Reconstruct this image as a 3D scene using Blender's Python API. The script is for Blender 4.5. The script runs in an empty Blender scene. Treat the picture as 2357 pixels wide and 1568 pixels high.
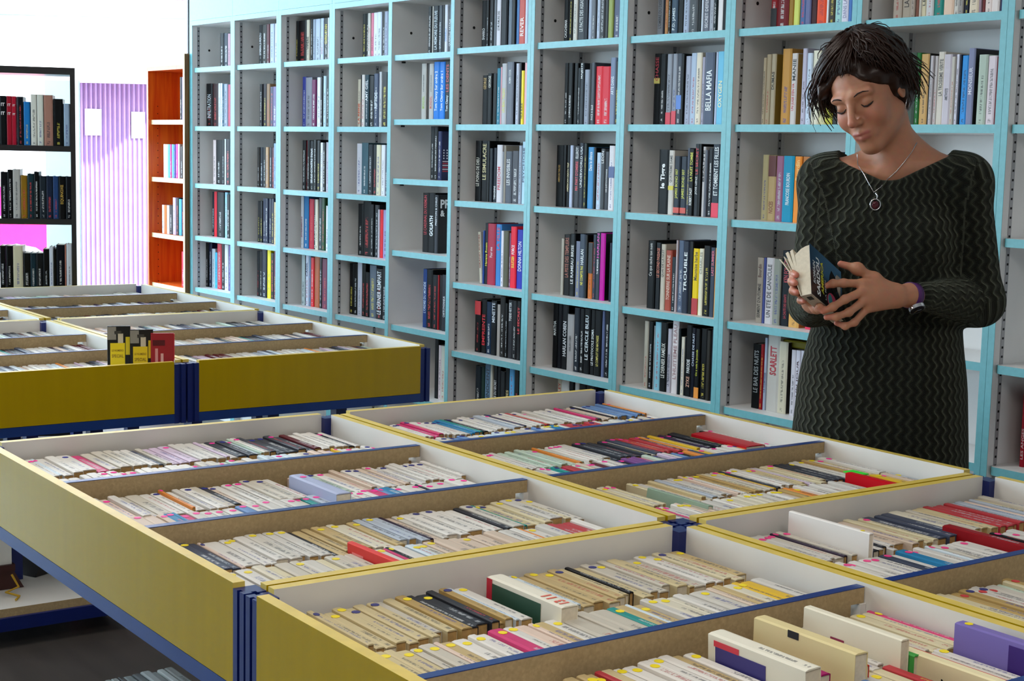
import bpy, bmesh, math, random
import numpy as np
from mathutils import Matrix, Vector

C = bpy.context.scene.collection
sc = bpy.context.scene
R = math.radians
rnd = random.Random(7)

# ------------------------------------------------------------------ camera, world, sun, exposure
HC = 1.42                     # eye height
PITCH, ROLL, FPX = 0.122107, 0.0234212, 3546.5
TS, TT = 0.643962, 0.618065   # heading of the wall of shelves, and of the bins
cam_d = bpy.data.cameras.new('camera'); cam = bpy.data.objects.new('camera', cam_d); C.objects.link(cam)
cam_d.sensor_fit = 'HORIZONTAL'; cam_d.sensor_width = 36.0; cam_d.lens = FPX / 2357 * 36
cp, sp, cr, sr = math.cos(PITCH), math.sin(PITCH), math.cos(ROLL), math.sin(ROLL)
fwd = Vector((0, cp, -sp)); up0 = Vector((0, sp, cp)); rt0 = Vector((1, 0, 0))
rt = cr * rt0 + sr * up0; up = -sr * rt0 + cr * up0
M = Matrix((rt, up, -fwd)).transposed().to_4x4(); M.translation = (0, 0, HC)
cam.matrix_world = M
sc.camera = cam
cam_d.clip_start = 0.05; cam_d.clip_end = 200

sc.view_settings.view_transform = 'Standard'; sc.view_settings.look = 'None'
sc.view_settings.gamma = 1.0; sc.view_settings.use_curve_mapping = False
sc.view_settings.exposure = 0.22
VS = Vector((-math.sin(TS), math.cos(TS), 0)); US = Vector((math.cos(TS), math.sin(TS), 0))
VT = Vector((-math.sin(TT), math.cos(TT), 0)); UT = Vector((math.cos(TT), math.sin(TT), 0))
def SW(s, u, z=0.0):          # shelf frame -> world (s grows to the right along the shelves, u into the wall)
    return -VS * s + US * u + Vector((0, 0, z))
def TW(u, v, z=0.0):          # bin frame -> world
    return UT * u + VT * v + Vector((0, 0, z))
ROT_S = TS - math.pi / 2; ROT_T = TT

w = bpy.data.worlds.new('world'); sc.world = w; w.use_nodes = True
bg = w.node_tree.nodes['Background']; bg.inputs['Color'].default_value = (0.66, 0.85, 1.0, 1); bg.inputs['Strength'].default_value = 9.5
sun_d = bpy.data.lights.new('sun', 'SUN'); sun = bpy.data.objects.new('sun', sun_d); C.objects.link(sun)
sun_d.energy = 14.0; sun_d.angle = R(2); sun_d.color = (1, 0.97, 0.93)
sun.rotation_euler = Vector((-0.6, 0.62, -0.5)).to_track_quat('-Z', 'Y').to_euler()

def area(name, loc, to, sx, sy, power, col, portal=False):
    d = bpy.data.lights.new(name, 'AREA'); d.shape = 'RECTANGLE'; d.size = sx; d.size_y = sy; d.energy = power; d.color = col
    o = bpy.data.objects.new(name, d); C.objects.link(o); o.location = loc
    o.rotation_euler = (Vector(to)).to_track_quat('-Z', 'Y').to_euler()
    if portal: d.cycles.is_portal = True
    return o
WINV = 8.2      # window wall at the far end, LEFTU = side wall with its window
LEFTU = -3.6
area('window_portal_far', SW(-WINV + 0.05, 1.48, 1.6), VS * -1, 4.8, 2.7, 1, (1, 1, 1), True)
area('window_portal_side', SW(-6.75, LEFTU - 0.05, 1.7), US, 2.7, 2.2, 1, (1, 1, 1), True)
area('ceiling_fill', SW(-3.9, 0.9, 2.9), (0, 0, -1), 3.0, 0.3, 34, (1, 0.95, 0.88))  # unseen soft fill added under the ceiling, lifts the bins and shelf interiors
area('ceiling_fill', SW(-0.6, 0.3, 2.9), (0, 0, -1), 3.0, 0.3, 46, (1, 0.95, 0.88))  # second added fill, brightens the inner sides of the shelves

# ------------------------------------------------------------------ materials
def lin(c):
    if isinstance(c, str):
        c = [int(c[i:i + 2], 16) / 255 for i in (0, 2, 4)]
    return tuple(x / 12.92 if x <= 0.04045 else ((x + 0.055) / 1.055) ** 2.4 for x in c)
class N:
    def __init__(s, name):
        s.m = bpy.data.materials.new(name); s.m.use_nodes = True; s.t = s.m.node_tree; s.n = s.t.nodes; s.l = s.t.links
        s.b = s.n['Principled BSDF']
    def add(s, t, **k):
        x = s.n.new(t)
        for a, v in k.items():
            if a.startswith('i_'):
                key = a[2:]; key = int(key) if key.isdigit() else key.replace('_', ' ')
                x.inputs[key].default_value = v
            else: setattr(x, a, v)
        return x
    def link(s, a, b): s.l.new(a, b)
    def math(s, op, a, b=None, c=None):
        x = s.n.new('ShaderNodeMath'); x.operation = op
        for i, v in enumerate((a, b, c)):
            if v is None: continue
            if isinstance(v, (int, float)): x.inputs[i].default_value = v
            else: s.link(v, x.inputs[i])
        return x.outputs[0]
    def mix(s, f, a, b):
        x = s.n.new('ShaderNodeMix'); x.data_type = 'RGBA'
        for i, v in ((0, f), (6, a), (7, b)):
            if isinstance(v, (int, float)): x.inputs[i].default_value = v
            elif isinstance(v, tuple): x.inputs[i].default_value = (*v[:3], 1)
            else: s.link(v, x.inputs[i])
        return x.outputs[2]
def mat(name, col, rough=0.5, metal=0.0, noise=0.0, scale=40.0, bump=0.0, spec=0.5, stretch=None):
    k = N(name); c = lin(col); k.b.inputs['Base Color'].default_value = (*c, 1)
    k.b.inputs['Roughness'].default_value = rough; k.b.inputs['Metallic'].default_value = metal
    k.b.inputs['Specular IOR Level'].default_value = spec
    if noise or bump:
        tc = k.add('ShaderNodeTexCoord'); mp = k.add('ShaderNodeMapping'); k.link(tc.outputs['Object'], mp.inputs[0])
        if stretch: mp.inputs['Scale'].default_value = stretch
        nz = k.add('ShaderNodeTexNoise', i_Scale=scale, i_Detail=4.0); k.link(mp.outputs[0], nz.inputs['Vector'])
        if noise:
            f = k.math('MULTIPLY_ADD', nz.outputs[0], 2.0, -0.5)
            k.link(k.mix(f, tuple(x * (1 - noise) for x in c), tuple(min(1, x * (1 + noise)) for x in c)), k.b.inputs['Base Color'])
        if bump:
            b = k.add('ShaderNodeBump', i_Strength=bump, i_Distance=0.002); k.link(nz.outputs[0], b.inputs['Height']); k.link(b.outputs[0], k.b.inputs['Normal'])
    return k.m

m_white = mat('white_melamine', 'dcd8d2', 0.35, noise=0.03, scale=12)
m_yellow = mat('yellow_melamine', 'ae9000', 0.22, noise=0.05, scale=30, stretch=(1, 1, .05), spec=.35)
m_rim = mat('pale_yellow_edge', 'd8bc58', 0.4, noise=0.1, scale=25)
m_blue = mat('blue_steel', '071c62', 0.35, noise=0.08, scale=20)
m_rail = mat('blue_rail', '0d3276', 0.35, noise=0.08, scale=20)
m_grey = mat('grey_laminate', 'ebeae9', 0.42, noise=0.03, scale=8)
m_turq = mat('turquoise_edging', '6cb0b8', 0.4, noise=0.07, scale=60)
m_track = mat('shelf_track', 'a8a8ac', 0.35, metal=0.3)
m_dark = mat('dark_slot', '0c0c0e', 0.8)
m_blackwood = mat('black_brown_wood', '0d0b0e', 0.35, noise=0.15, scale=20)
m_paper = mat('paper', 'd8cdb8', 0.8, noise=0.08, scale=150)
m_oldpaper = mat('old_paper', 'b08c56', 0.85, noise=0.2, scale=120)
m_plaster = mat('plaster', 'e8e8e6', 0.8, noise=0.05, scale=6)
m_ceiling = mat('ceiling_paint', 'e6e6e4', 0.8)
m_metal = mat('black_metal', '101014', 0.4, metal=0.3)

def chip_mat():
    k = N('chipboard'); tc = k.add('ShaderNodeTexCoord')
    v = k.add('ShaderNodeTexVoronoi', i_Scale=260.0); k.link(tc.outputs['Object'], v.inputs['Vector'])
    nz = k.add('ShaderNodeTexNoise', i_Scale=120.0, i_Detail=5.0); k.link(tc.outputs['Object'], nz.inputs['Vector'])
    a = k.mix(v.outputs['Color'], lin('c4aa80'), lin('ac946c')); b = k.mix(nz.outputs[0], lin('96805a'), a)
    k.link(b, k.b.inputs['Base Color']); k.b.inputs['Roughness'].default_value = 0.75
    return k.m
m_chip = chip_mat()
def wood_mat(name, a, b, rough=0.4):
    k = N(name); tc = k.add('ShaderNodeTexCoord'); mp = k.add('ShaderNodeMapping'); mp.inputs['Scale'].default_value = (14, 14, 0.9)
    k.link(tc.outputs['Object'], mp.inputs[0]); nz = k.add('ShaderNodeTexNoise', i_Scale=3.0, i_Detail=6.0, i_Distortion=0.6); k.link(mp.outputs[0], nz.inputs['Vector'])
    k.link(k.mix(k.math('MULTIPLY_ADD', nz.outputs[0], 2.4, -0.7), lin(a), lin(b)), k.b.inputs['Base Color']); k.b.inputs['Roughness'].default_value = rough
    return k.m
m_orange = wood_mat('orange_cherry_wood', 'd4440a', 'f07a1c')
m_brown = wood_mat('brown_oak_wood', '8a5c26', '6b4318')
m_lit_edge = mat('lit_wood_edge', 'ecd0a0', 0.45)  # window light on the front edges, put into a pale colour
def floor_mat():
    k = N('dark_vinyl_floor'); tc = k.add('ShaderNodeTexCoord'); mp = k.add('ShaderNodeMapping'); mp.inputs['Scale'].default_value = (1.2, 9, 1)
    mp.inputs['Rotation'].default_value = (0, 0, 0.6)
    k.link(tc.outputs['Object'], mp.inputs[0]); nz = k.add('ShaderNodeTexNoise', i_Scale=2.0, i_Detail=6.0); k.link(mp.outputs[0], nz.inputs['Vector'])
    k.link(k.mix(nz.outputs[0], lin('2a2624'), lin('4a4440')), k.b.inputs['Base Color']); k.b.inputs['Roughness'].default_value = 0.45
    return k.m
m_floor = floor_mat()

def cover_mat(name, axis, printed, attr=False, rough=0.4):
    """book cover: colour from the object (or a mesh colour), with small unreadable print down the spine"""
    k = N(name)
    oi = k.add('ShaderNodeObjectInfo')
    if attr:
        at = k.add('ShaderNodeVertexColor'); at.layer_name = 'col'; col = at.outputs['Color']; rv = at.outputs['Alpha']
    else:
        col = oi.outputs['Color']; rv = oi.outputs['Random']
    base = col
    if printed:
        uv = k.add('ShaderNodeUVMap'); uv.uv_map = 'UVMap'
        sx = k.add('ShaderNodeSeparateXYZ'); k.link(uv.outputs[0], sx.inputs[0])
        x, y = sx.outputs[0], sx.outputs[1]
        cv = k.add('ShaderNodeCombineXYZ'); k.link(k.math('MULTIPLY', x, 3.0), cv.inputs[0]); k.link(k.math('MULTIPLY', y, 60.0), cv.inputs[1]); k.link(k.math('MULTIPLY', rv, 91.0), cv.inputs[2])
        nz = k.add('ShaderNodeTexNoise', i_Scale=1.0, i_Detail=2.0); k.link(cv.outputs[0], nz.inputs['Vector'])
        letters = k.math('GREATER_THAN', nz.outputs[0], 0.47)
        inx = k.math('LESS_THAN', k.math('ABSOLUTE', k.math('SUBTRACT', x, 0.5)), k.math('MULTIPLY_ADD', rv, 0.1, 0.1))
        iny = k.math('MULTIPLY', k.math('GREATER_THAN', y, 0.16), k.math('LESS_THAN', y, k.math('MULTIPLY_ADD', k.math('FRACT', k.math('MULTIPLY', rv, 7.0)), 0.4, 0.45)))
        iny2 = k.math('MULTIPLY', k.math('GREATER_THAN', y, 0.03), k.math('LESS_THAN', y, 0.09))
        mask = k.math('MULTIPLY', k.math('MULTIPLY', letters, inx), k.math('MAXIMUM', iny, iny2))
        bw = k.add('ShaderNodeRGBToBW'); k.link(col, bw.inputs[0])
        light = k.add('ShaderNodeValToRGB'); e = light.color_ramp; e.interpolation = 'CONSTANT'
        e.elements[0].color = (0.62, 0.62, 0.62, 1); e.elements[1].position = 0.5; e.elements[1].color = (0.55, 0.06, 0.06, 1)
        x2 = e.elements.new(0.66); x2.color = (0.6, 0.5, 0.08, 1); x3 = e.elements.new(0.78); x3.color = (0.5, 0.52, 0.55, 1)
        darkr = k.add('ShaderNodeValToRGB'); e = darkr.color_ramp; e.interpolation = 'CONSTANT'
        e.elements[0].color = (0.05, 0.05, 0.06, 1); e.elements[1].position = 0.5; e.elements[1].color = (0.06, 0.07, 0.25, 1)
        x2 = e.elements.new(0.7); x2.color = (0.4, 0.05, 0.05, 1); x3 = e.elements.new(0.85); x3.color = (0.1, 0.1, 0.1, 1)
        r2 = k.math('FRACT', k.math('MULTIPLY', rv, 13.0)); k.link(r2, light.inputs[0]); k.link(r2, darkr.inputs[0])
        ink = k.mix(k.math('GREATER_THAN', bw.outputs[0], 0.22), light.outputs[0], darkr.outputs[0])
        base = k.mix(k.math('MULTIPLY', mask, 0.62), col, ink)
    k.link(base, k.b.inputs['Base Color']); k.b.inputs['Roughness'].default_value = rough; k.b.inputs['Specular IOR Level'].default_value = 0.12
    return k.m
m_cover = cover_mat('glossy_cover', 'z', False)
m_coverp = cover_mat('glossy_cover_printed', 'z', True)
m_pb = cover_mat('paperback_cover', 'y', True, rough=0.42)
m_coverv = cover_mat('mixed_covers', 'z', True, attr=True)
m_coverpl = cover_mat('mixed_pages', 'z', False, attr=True, rough=0.8)
def color_mat(name, rough=0.5, spec=0.4):
    k = N(name); oi = k.add('ShaderNodeObjectInfo'); k.link(oi.outputs['Color'], k.b.inputs['Base Color']); k.b.inputs['Roughness'].default_value = rough
    k.b.inputs['Specular IOR Level'].default_value = spec
    return k.m
m_print = color_mat('print', 0.45); m_any = color_mat('painted', 0.5)

# ------------------------------------------------------------------ mesh helpers
def ink(c):
    """printed colour: the darkest covers are a shade deeper"""
    r = lin(c); m = max(r); k = 1.0 if m > .12 else .35 + .65 * m / .12
    return tuple(x * k for x in r)
class MB:
    def __init__(s): s.v = []; s.f = []; s.mi = []; s.col = []; s.uv = []
    def quad(s, pts, mi=0, uv=None, col=None):
        n = len(s.v); s.v += [tuple(p) for p in pts]; s.f.append(tuple(range(n, n + len(pts)))); s.mi.append(mi)
        s.uv.append(uv or [(0.0, 0.0)] * len(pts)); s.col.append(col)
    def box(s, x0, x1, y0, y1, z0, z1, mi=0, faces=None, col=None, uvs=None):
        """faces: dict side -> material index; sides x- x+ y- y+ z- z+"""
        P = {'x-': [(x0, y1, z0), (x0, y0, z0), (x0, y0, z1), (x0, y1, z1)], 'x+': [(x1, y0, z0), (x1, y1, z0), (x1, y1, z1), (x1, y0, z1)],
             'y-': [(x0, y0, z0), (x1, y0, z0), (x1, y0, z1), (x0, y0, z1)], 'y+': [(x1, y1, z0), (x0, y1, z0), (x0, y1, z1), (x1, y1, z1)],
             'z-': [(x0, y1, z0), (x1, y1, z0), (x1, y0, z0), (x0, y0, z0)], 'z+': [(x0, y0, z1), (x1, y0, z1), (x1, y1, z1), (x0, y1, z1)]}
        base = len(s.v); idx = {}
        for k, q in P.items():
            f = []
            for p in q:
                if p not in idx: idx[p] = len(s.v); s.v.append(p)
                f.append(idx[p])
            s.f.append(tuple(f)); s.mi.append((faces or {}).get(k, mi)); s.uv.append((uvs or {}).get(k, [(0.0, 0.0)] * 4)); s.col.append(col)
    def prism(s, poly, h0, h1, axis='z', mi=0, side=None, col=None):
        """poly: ccw 2-D outline, extruded along axis; axis z: (x,y); y: (x,z); x: (y,z)"""
        def P(p, h): return {'z': (p[0], p[1], h), 'y': (p[0], h, p[1]), 'x': (h, p[0], p[1])}[axis]
        n = len(poly); b = len(s.v)
        s.v += [P(p, h0) for p in poly] + [P(p, h1) for p in poly]
        lo = tuple(range(b + n - 1, b - 1, -1)); hi = tuple(range(b + n, b + 2 * n))
        if axis == 'y': lo, hi = lo[::-1], hi[::-1]
        for f in (lo, hi): s.f.append(f); s.mi.append(mi); s.uv.append([(0., 0.)] * n); s.col.append(col)
        for i in range(n):
            j = (i + 1) % n; f = (b + i, b + j, b + n + j, b + n + i)
            if axis == 'y': f = f[::-1]
            s.f.append(f); s.mi.append(mi if side is None else side); s.uv.append([(0., 0.)] * 4); s.col.append(col)
    def tube(s, pts, rad, n=8, mi=0, cap=True, col=None):
        pts = [Vector(p) for p in pts]; rad = rad if isinstance(rad, (list, tuple)) else [rad] * len(pts)
        b = len(s.v); prev = None
        for i, p in enumerate(pts):
            t = (pts[min(i + 1, len(pts) - 1)] - pts[max(i - 1, 0)]).normalized()
            a = prev if prev is not None else (Vector((0, 0, 1)) if abs(t.z) < 0.9 else Vector((1, 0, 0)))
            x = (a - t * a.dot(t))
            if x.length < 1e-6: x = t.orthogonal()
            x.normalize(); y = t.cross(x); prev = x
            for k in range(n):
                an = 2 * math.pi * k / n; s.v.append(tuple(p + (x * math.cos(an) + y * math.sin(an)) * rad[i]))
        for i in range(len(pts) - 1):
            for k in range(n):
                k2 = (k + 1) % n
                s.f.append((b + i * n + k, b + i * n + k2, b + (i + 1) * n + k2, b + (i + 1) * n + k)); s.mi.append(mi); s.uv.append([(0., 0.)] * 4); s.col.append(col)
        if cap:
            for f in (tuple(range(b + n - 1, b - 1, -1)), tuple(range(b + (len(pts) - 1) * n, b + len(pts) * n))):
                s.f.append(f); s.mi.append(mi); s.uv.append([(0., 0.)] * n); s.col.append(col)
    def disc(s, c, r, axis='z', n=10, th=0.0006, mi=0, rx=None):
        poly = [((rx or r) * math.cos(2 * math.pi * i / n), r * math.sin(2 * math.pi * i / n)) for i in range(n)]
        b = MB(); b.prism(poly, 0, th, axis)
        o = len(s.v); s.v += [(p[0] + c[0], p[1] + c[1], p[2] + c[2]) for p in b.v]
        s.f += [tuple(i + o for i in f) for f in b.f]; s.mi += [mi] * len(b.f); s.uv += b.uv; s.col += b.col
    def mesh(s, name, mats, smooth=False):
        me = bpy.data.meshes.new(name); me.from_pydata(s.v, [], s.f)
        for m in (mats if isinstance(mats, (list, tuple)) else [mats]): me.materials.append(m)
        me.polygons.foreach_set('material_index', s.mi)
        if smooth: me.polygons.foreach_set('use_smooth', [True] * len(s.f))
        if any(u[0] != u[1] for u in s.uv if len(u) > 1):
            l = me.uv_layers.new(name='UVMap'); l.data.foreach_set('uv', [c for u in s.uv for p in u for c in p])
        if any(c is not None for c in s.col):
            a = me.color_attributes.new('col', 'FLOAT_COLOR', 'CORNER'); flat = []
            for f, c in zip(s.f, s.col): flat += list(c or (1, 1, 1, 1)) * len(f)
            a.data.foreach_set('color', flat)
        me.update(); return me
    def build(s, name, mats, parent=None, smooth=False, color=None, **k):
        o = bpy.data.objects.new(name, s.mesh(name, mats, smooth)); C.objects.link(o)
        if parent is not None: o.parent = parent
        if color: o.color = (*ink(color), 1) if isinstance(color, str) else color
        for a, v in k.items(): o[a] = v
        return o
def empty(name, loc, rz=0.0):
    o = bpy.data.objects.new(name, None); C.objects.link(o); o.location = loc; o.rotation_euler = (0, 0, rz); o.empty_display_size = 0.1; return o
def tag(o, label, cat, group=None, kind=None):
    o['label'] = label; o['category'] = cat
    if group: o['group'] = group
    if kind: o['kind'] = kind
    return o
def struct(o): o['kind'] = 'structure'; return o
_txt = {}
def text_data(s, style=0):
    """unit-height letters as (verts, faces), advance along +x from 0, width returned"""
    key = (s, style)
    if key in _txt: return _txt[key]
    cu = bpy.data.curves.new('t', 'FONT'); cu.body = s; cu.size = 1.0; cu.resolution_u = 2; cu.extrude = 0.0; cu.offset = 0.012 + 0.02 * style
    o = bpy.data.objects.new('t', cu); C.objects.link(o); dg = bpy.context.evaluated_depsgraph_get(); dg.update()
    me = bpy.data.meshes.new_from_object(o.evaluated_get(dg)); v = [tuple(x.co) for x in me.vertices]; f = [tuple(p.vertices) for p in me.polygons]
    bpy.data.objects.remove(o); bpy.data.meshes.remove(me); bpy.data.curves.remove(cu)
    if not v: v = [(0, 0, 0), (.1, 0, 0), (0, .1, 0)]; f = [(0, 1, 2)]
    x0 = min(p[0] for p in v); x1 = max(p[0] for p in v); y0 = min(p[1] for p in v); y1 = max(p[1] for p in v)
    v = [((p[0] - x0), (p[1] - y0)) for p in v]
    _txt[key] = (v, f, x1 - x0, y1 - y0); return _txt[key]
ORD = 'first second third fourth fifth sixth seventh eighth ninth tenth eleventh twelfth thirteenth fourteenth fifteenth sixteenth seventeenth eighteenth nineteenth twentieth'.split()
TENS = {2: 'twenty', 3: 'thirty', 4: 'forty', 5: 'fifty', 6: 'sixty', 7: 'seventy'}
def ordn(i):   # 1-based
    if i <= 20: return ORD[i - 1]
    t, u = divmod(i, 10)
    return (TENS[t] + '-' + ORD[u - 1]) if u else TENS[t][:-1] + 'ieth'
import colorsys
def cname(h):
    r, g, b = [int(h[i:i + 2], 16) / 255 for i in (0, 2, 4)]
    hh, s, v = colorsys.rgb_to_hsv(r, g, b); hh *= 360
    if v < 0.2 and (s < 0.55 or v < 0.13): return 'black'
    if s < 0.13: return 'white' if v > 0.8 else 'pale grey' if v > 0.62 else 'grey' if v > 0.38 else 'charcoal'
    if s < 0.3 and 20 < hh < 70: return 'cream' if v > 0.68 else 'taupe'
    if s < 0.3 and v > .6: return {0: 'pale pink', 1: 'pale green', 2: 'pale blue', 3: 'lilac'}[0 if hh < 20 or hh > 320 else 1 if hh < 165 else 2 if hh < 235 else 3]
    n = 'red' if hh < 14 or hh > 345 else 'orange' if hh < 38 else 'yellow' if hh < 66 else 'green' if hh < 160 else 'teal' if hh < 192 else 'blue' if hh < 250 else 'purple' if hh < 300 else 'magenta'
    if n == 'orange' and v < 0.75: n = 'brown' if v < .6 else 'tan'
    if n == 'yellow' and v < .6: n = 'olive'
    if v < 0.42 and n not in ('brown', 'olive'): n = 'dark ' + n
    return n

# ------------------------------------------------------------------ the room
def wall(name, x0, x1, y0, y1, z0, z1, m, frame='S'):
    b = MB(); b.box(x0, x1, y0, y1, z0, z1); o = b.build(name, m); struct(o)
    o.rotation_euler = (0, 0, ROT_S); return o          # local x = s, local y = u
NEARS, BACKU = 3.2, 3.90
wall('floor', -WINV - 0.2, NEARS + .2, LEFTU - .2, BACKU + .2, -0.1, 0.0, m_floor)
wall('ceiling', -WINV - 0.2, NEARS + .2, LEFTU - .2, BACKU + .2, 3.0, 3.1, m_ceiling)
wall('wall_back', -WINV - 0.2, NEARS + .2, BACKU, BACKU + .2, 0.0, 3.0, m_plaster)
wall('wall_near', NEARS, NEARS + .2, LEFTU, BACKU, 0.0, 3.0, m_plaster)
m_glass_n = N('window_glass'); k = m_glass_n
tr = k.add('ShaderNodeBsdfTransparent'); tr.inputs[0].default_value = (0.97, 0.985, 0.98, 1)
gl = k.add('ShaderNodeBsdfGlossy'); gl.inputs['Roughness'].default_value = 0.02
lw = k.add('ShaderNodeLayerWeight', i_Blend=0.12); mx = k.add('ShaderNodeMixShader')
k.link(k.math('MULTIPLY', lw.outputs['Fresnel'], 0.35), mx.inputs[0]); k.link(tr.outputs[0], mx.inputs[1]); k.link(gl.outputs[0], mx.inputs[2])
k.link(mx.outputs[0], k.n['Material Output'].inputs['Surface']); m_glass = k.m
def window_wall(wname, sname, axis, at, a0, a1, z0, z1, bars):
    """a wall with one long window; axis 's': the wall stands at s=at and runs along u; 'u': stands at u=at and runs along s"""
    def bx(b, c0, c1, d0, d1, e0, e1):
        if axis == 's': b.box(d0, d1, c0, c1, e0, e1)
        else: b.box(c0, c1, d0, d1, e0, e1)
    t0, t1 = (at - .2, at)
    lo, hi = (LEFTU, BACKU) if axis == 's' else (-WINV, NEARS)
    b = MB()
    bx(b, lo, hi, t0, t1, 0, z0); bx(b, lo, hi, t0, t1, z1, 3.0)
    if a0 > lo: bx(b, lo, a0, t0, t1, z0, z1)
    if a1 < hi: bx(b, a1, hi, t0, t1, z0, z1)
    o = b.build(wname, m_plaster); struct(o); o.rotation_euler = (0, 0, ROT_S)
    wn = empty(sname, (0, 0, 0), ROT_S); struct(wn)
    b = MB(); bx(b, a0, a1, t0 + .05, t0 + .10, z0, z0 + .05); b.build('window_frame', m_metal, wn)
    b = MB(); bx(b, a0, a1, t0 + .05, t0 + .10, z1 - .05, z1); b.build('window_frame', m_metal, wn)
    for i, p in enumerate(bars):
        b = MB(); hw = .008 if p > 3.5 else .02; bx(b, p - hw, p + hw, t0 + (.068 if p > 3.5 else .05), t0 + (.082 if p > 3.5 else .10), z0 + .05, z1 - .05); b.build('mullion', m_metal, wn)
        if i:
            b = MB(); bx(b, bars[i - 1] + .02, p - .02, t0 + .072, t0 + .078, z0 + .05, z1 - .05); b.build('pane', m_glass, wn)
    return wn
window_wall('wall_far', 'window_1', 's', -WINV, -.9, BACKU, .28, 2.9, [-.88, .7, 2.3, BACKU - .02])
window_wall('wall_left', 'window_2', 'u', LEFTU, -8.1, -5.4, .6, 2.8, [-8.08, -6.75, -5.42])

# ------------------------------------------------------------------ outside, across the street
FY = 16.0
b = MB(); b.box(-16, 8, 6, 30, -.16, -.12); g = b.build('ground', mat('asphalt', '9a9a98', .9, noise=.2, scale=5)); struct(g)
bd = empty('building', (-4, FY, -.12)); tag(bd, 'pale plastered house across the street with pink-framed windows', 'building')
m_house = mat('pale_render', 'e4e0de', .85, noise=.05, scale=3); m_pink = mat('pink_painted_wood', 'a85070', .5); m_shut = mat('mauve_corrugated_metal', '9070a0', .45, noise=.1, scale=6)
SX0, SX1, SZ1 = -.62, .36, 2.02 + .12                 # opening of the shutter
b = MB(); b.box(-8, SX0 - .25, 0, .3, 0, 7); b.box(SX1, 9, 0, .3, 0, 7); b.box(SX0 - .25, SX1, 0, .3, SZ1, 7); b.build('wall', m_house, bd)
b = MB(); b.box(SX0 - .5, SX1 + .3, -.95, 0, SZ1 + .02, SZ1 + .2); b.build('shade_overhang', m_house, bd)  # overhang added to cast shade on the top of the shutter
b = MB(); b.box(-8, 9, -.16, 0, 2.80, 2.90); b.build('cornice', mat('grey_stone', '6a98a4', .8, noise=.2, scale=9), bd)
sh = MB(); sh.box(SX0 - .25, SX1, .12, .16, 0, SZ1)
for i in range(25):
    x = SX0 - .25 + (i + .25) * (SX1 - SX0 + .25) / 25; sh.box(x, x + .018, .095, .12, 0, SZ1)
sh.build('shutter', m_shut, bd, kind='stuff')
for x0, x1 in ((-2.1, -1.5), (-1.27, -.6), (-.50, -.14), (-.10, .22), (.30, .60)):
    f = MB()
    f.box(x0, x1, -.06, .02, 2.99, 3.05); f.box(x0, x0 + .05, -.05, .02, 3.05, 4.5); f.box(x1 - .05, x1, -.05, .02, 3.05, 4.5); f.box(x0, x1, -.05, .02, 4.45, 4.5)
    fo = f.build('window', m_pink, bd)
    p = MB(); p.box(x0 + .05, x1 - .05, -.005, -.001, 3.05, 4.45); p.build('pane', mat('house_pane', '9fb0bc', .1), fo)
m_note = mat('notice_paper', 'f0f0dc', .8)
for nm, px, pz, ww, hh, lb in (('notice', -4.385, 1.62, .17, .27, 'pale yellow paper notice taped to the mauve shutter'), ('notice', -3.92, 1.60, .14, .27, 'white paper notice at the shutter edge near the orange bookcase')):
    b = MB(); b.box(-ww / 2, ww / 2, 0, .004, -hh / 2, hh / 2); b.box(-ww * .3, ww * .3, -.002, 0, hh * .3, hh * .42)
    tag(b.build(nm, m_note), lb, 'notice').location = (px, FY + .088, pz)
# a red car parked outside: only its wheel arch shows through the black bookcase
car = empty('car', (-5.50, 11.75, -.12), R(17)); tag(car, 'red car parked in the street, seen through the black bookcase', 'car')
prof = [(-2, .35), (-1.95, .75), (-1.0, .9), (-.5, 1.38), (.9, 1.42), (1.6, .95), (2.0, .85), (2.05, .35)]
def arch(cx, r): return [(cx + r * math.cos(a), .34 + r * math.sin(a)) for a in [math.pi * i / 8 for i in range(9)]]
low = [p for p in arch(1.28, .4)] + [p for p in arch(-1.25, .4)]
poly = [(2.05, .34), (2.05, .6), (2.0, 1.0), (1.6, 1.12), (.9, 1.5), (-.5, 1.46), (-1.0, .98), (-1.95, .8), (-2, .34)] + arch(-1.25, .4)[::-1] + arch(1.62, .38)[::-1]
b = MB(); b.prism(poly[::-1], 0, 1.65, 'y'); b.build('body', mat('red_car_paint', 'd0205a', .25), car)
b = MB(); b.prism([(-.85, 1.02), (1.35, 1.08), (.85, 1.42), (-.45, 1.38)], -.006, .0, 'y'); b.build('side_window', mat('car_glass', '20262a', .1), car)
for cx in (-1.25, 1.62):
    b = MB(); n = 20
    b.prism([(cx + .32 * math.cos(2 * math.pi * i / n), .34 + .32 * math.sin(2 * math.pi * i / n)) for i in range(n)], .02, .22, 'y'); wh = b.build('wheel', mat('tyre', '2a2a2c', .8), car)
    b = MB(); b.prism([(cx + .2 * math.cos(2 * math.pi * i / n), .34 + .2 * math.sin(2 * math.pi * i / n)) for i in range(n)], .005, .02, 'y'); b.build('hubcap', mat('hubcap', 'b0b0b4', .3, .8), wh)

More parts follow.
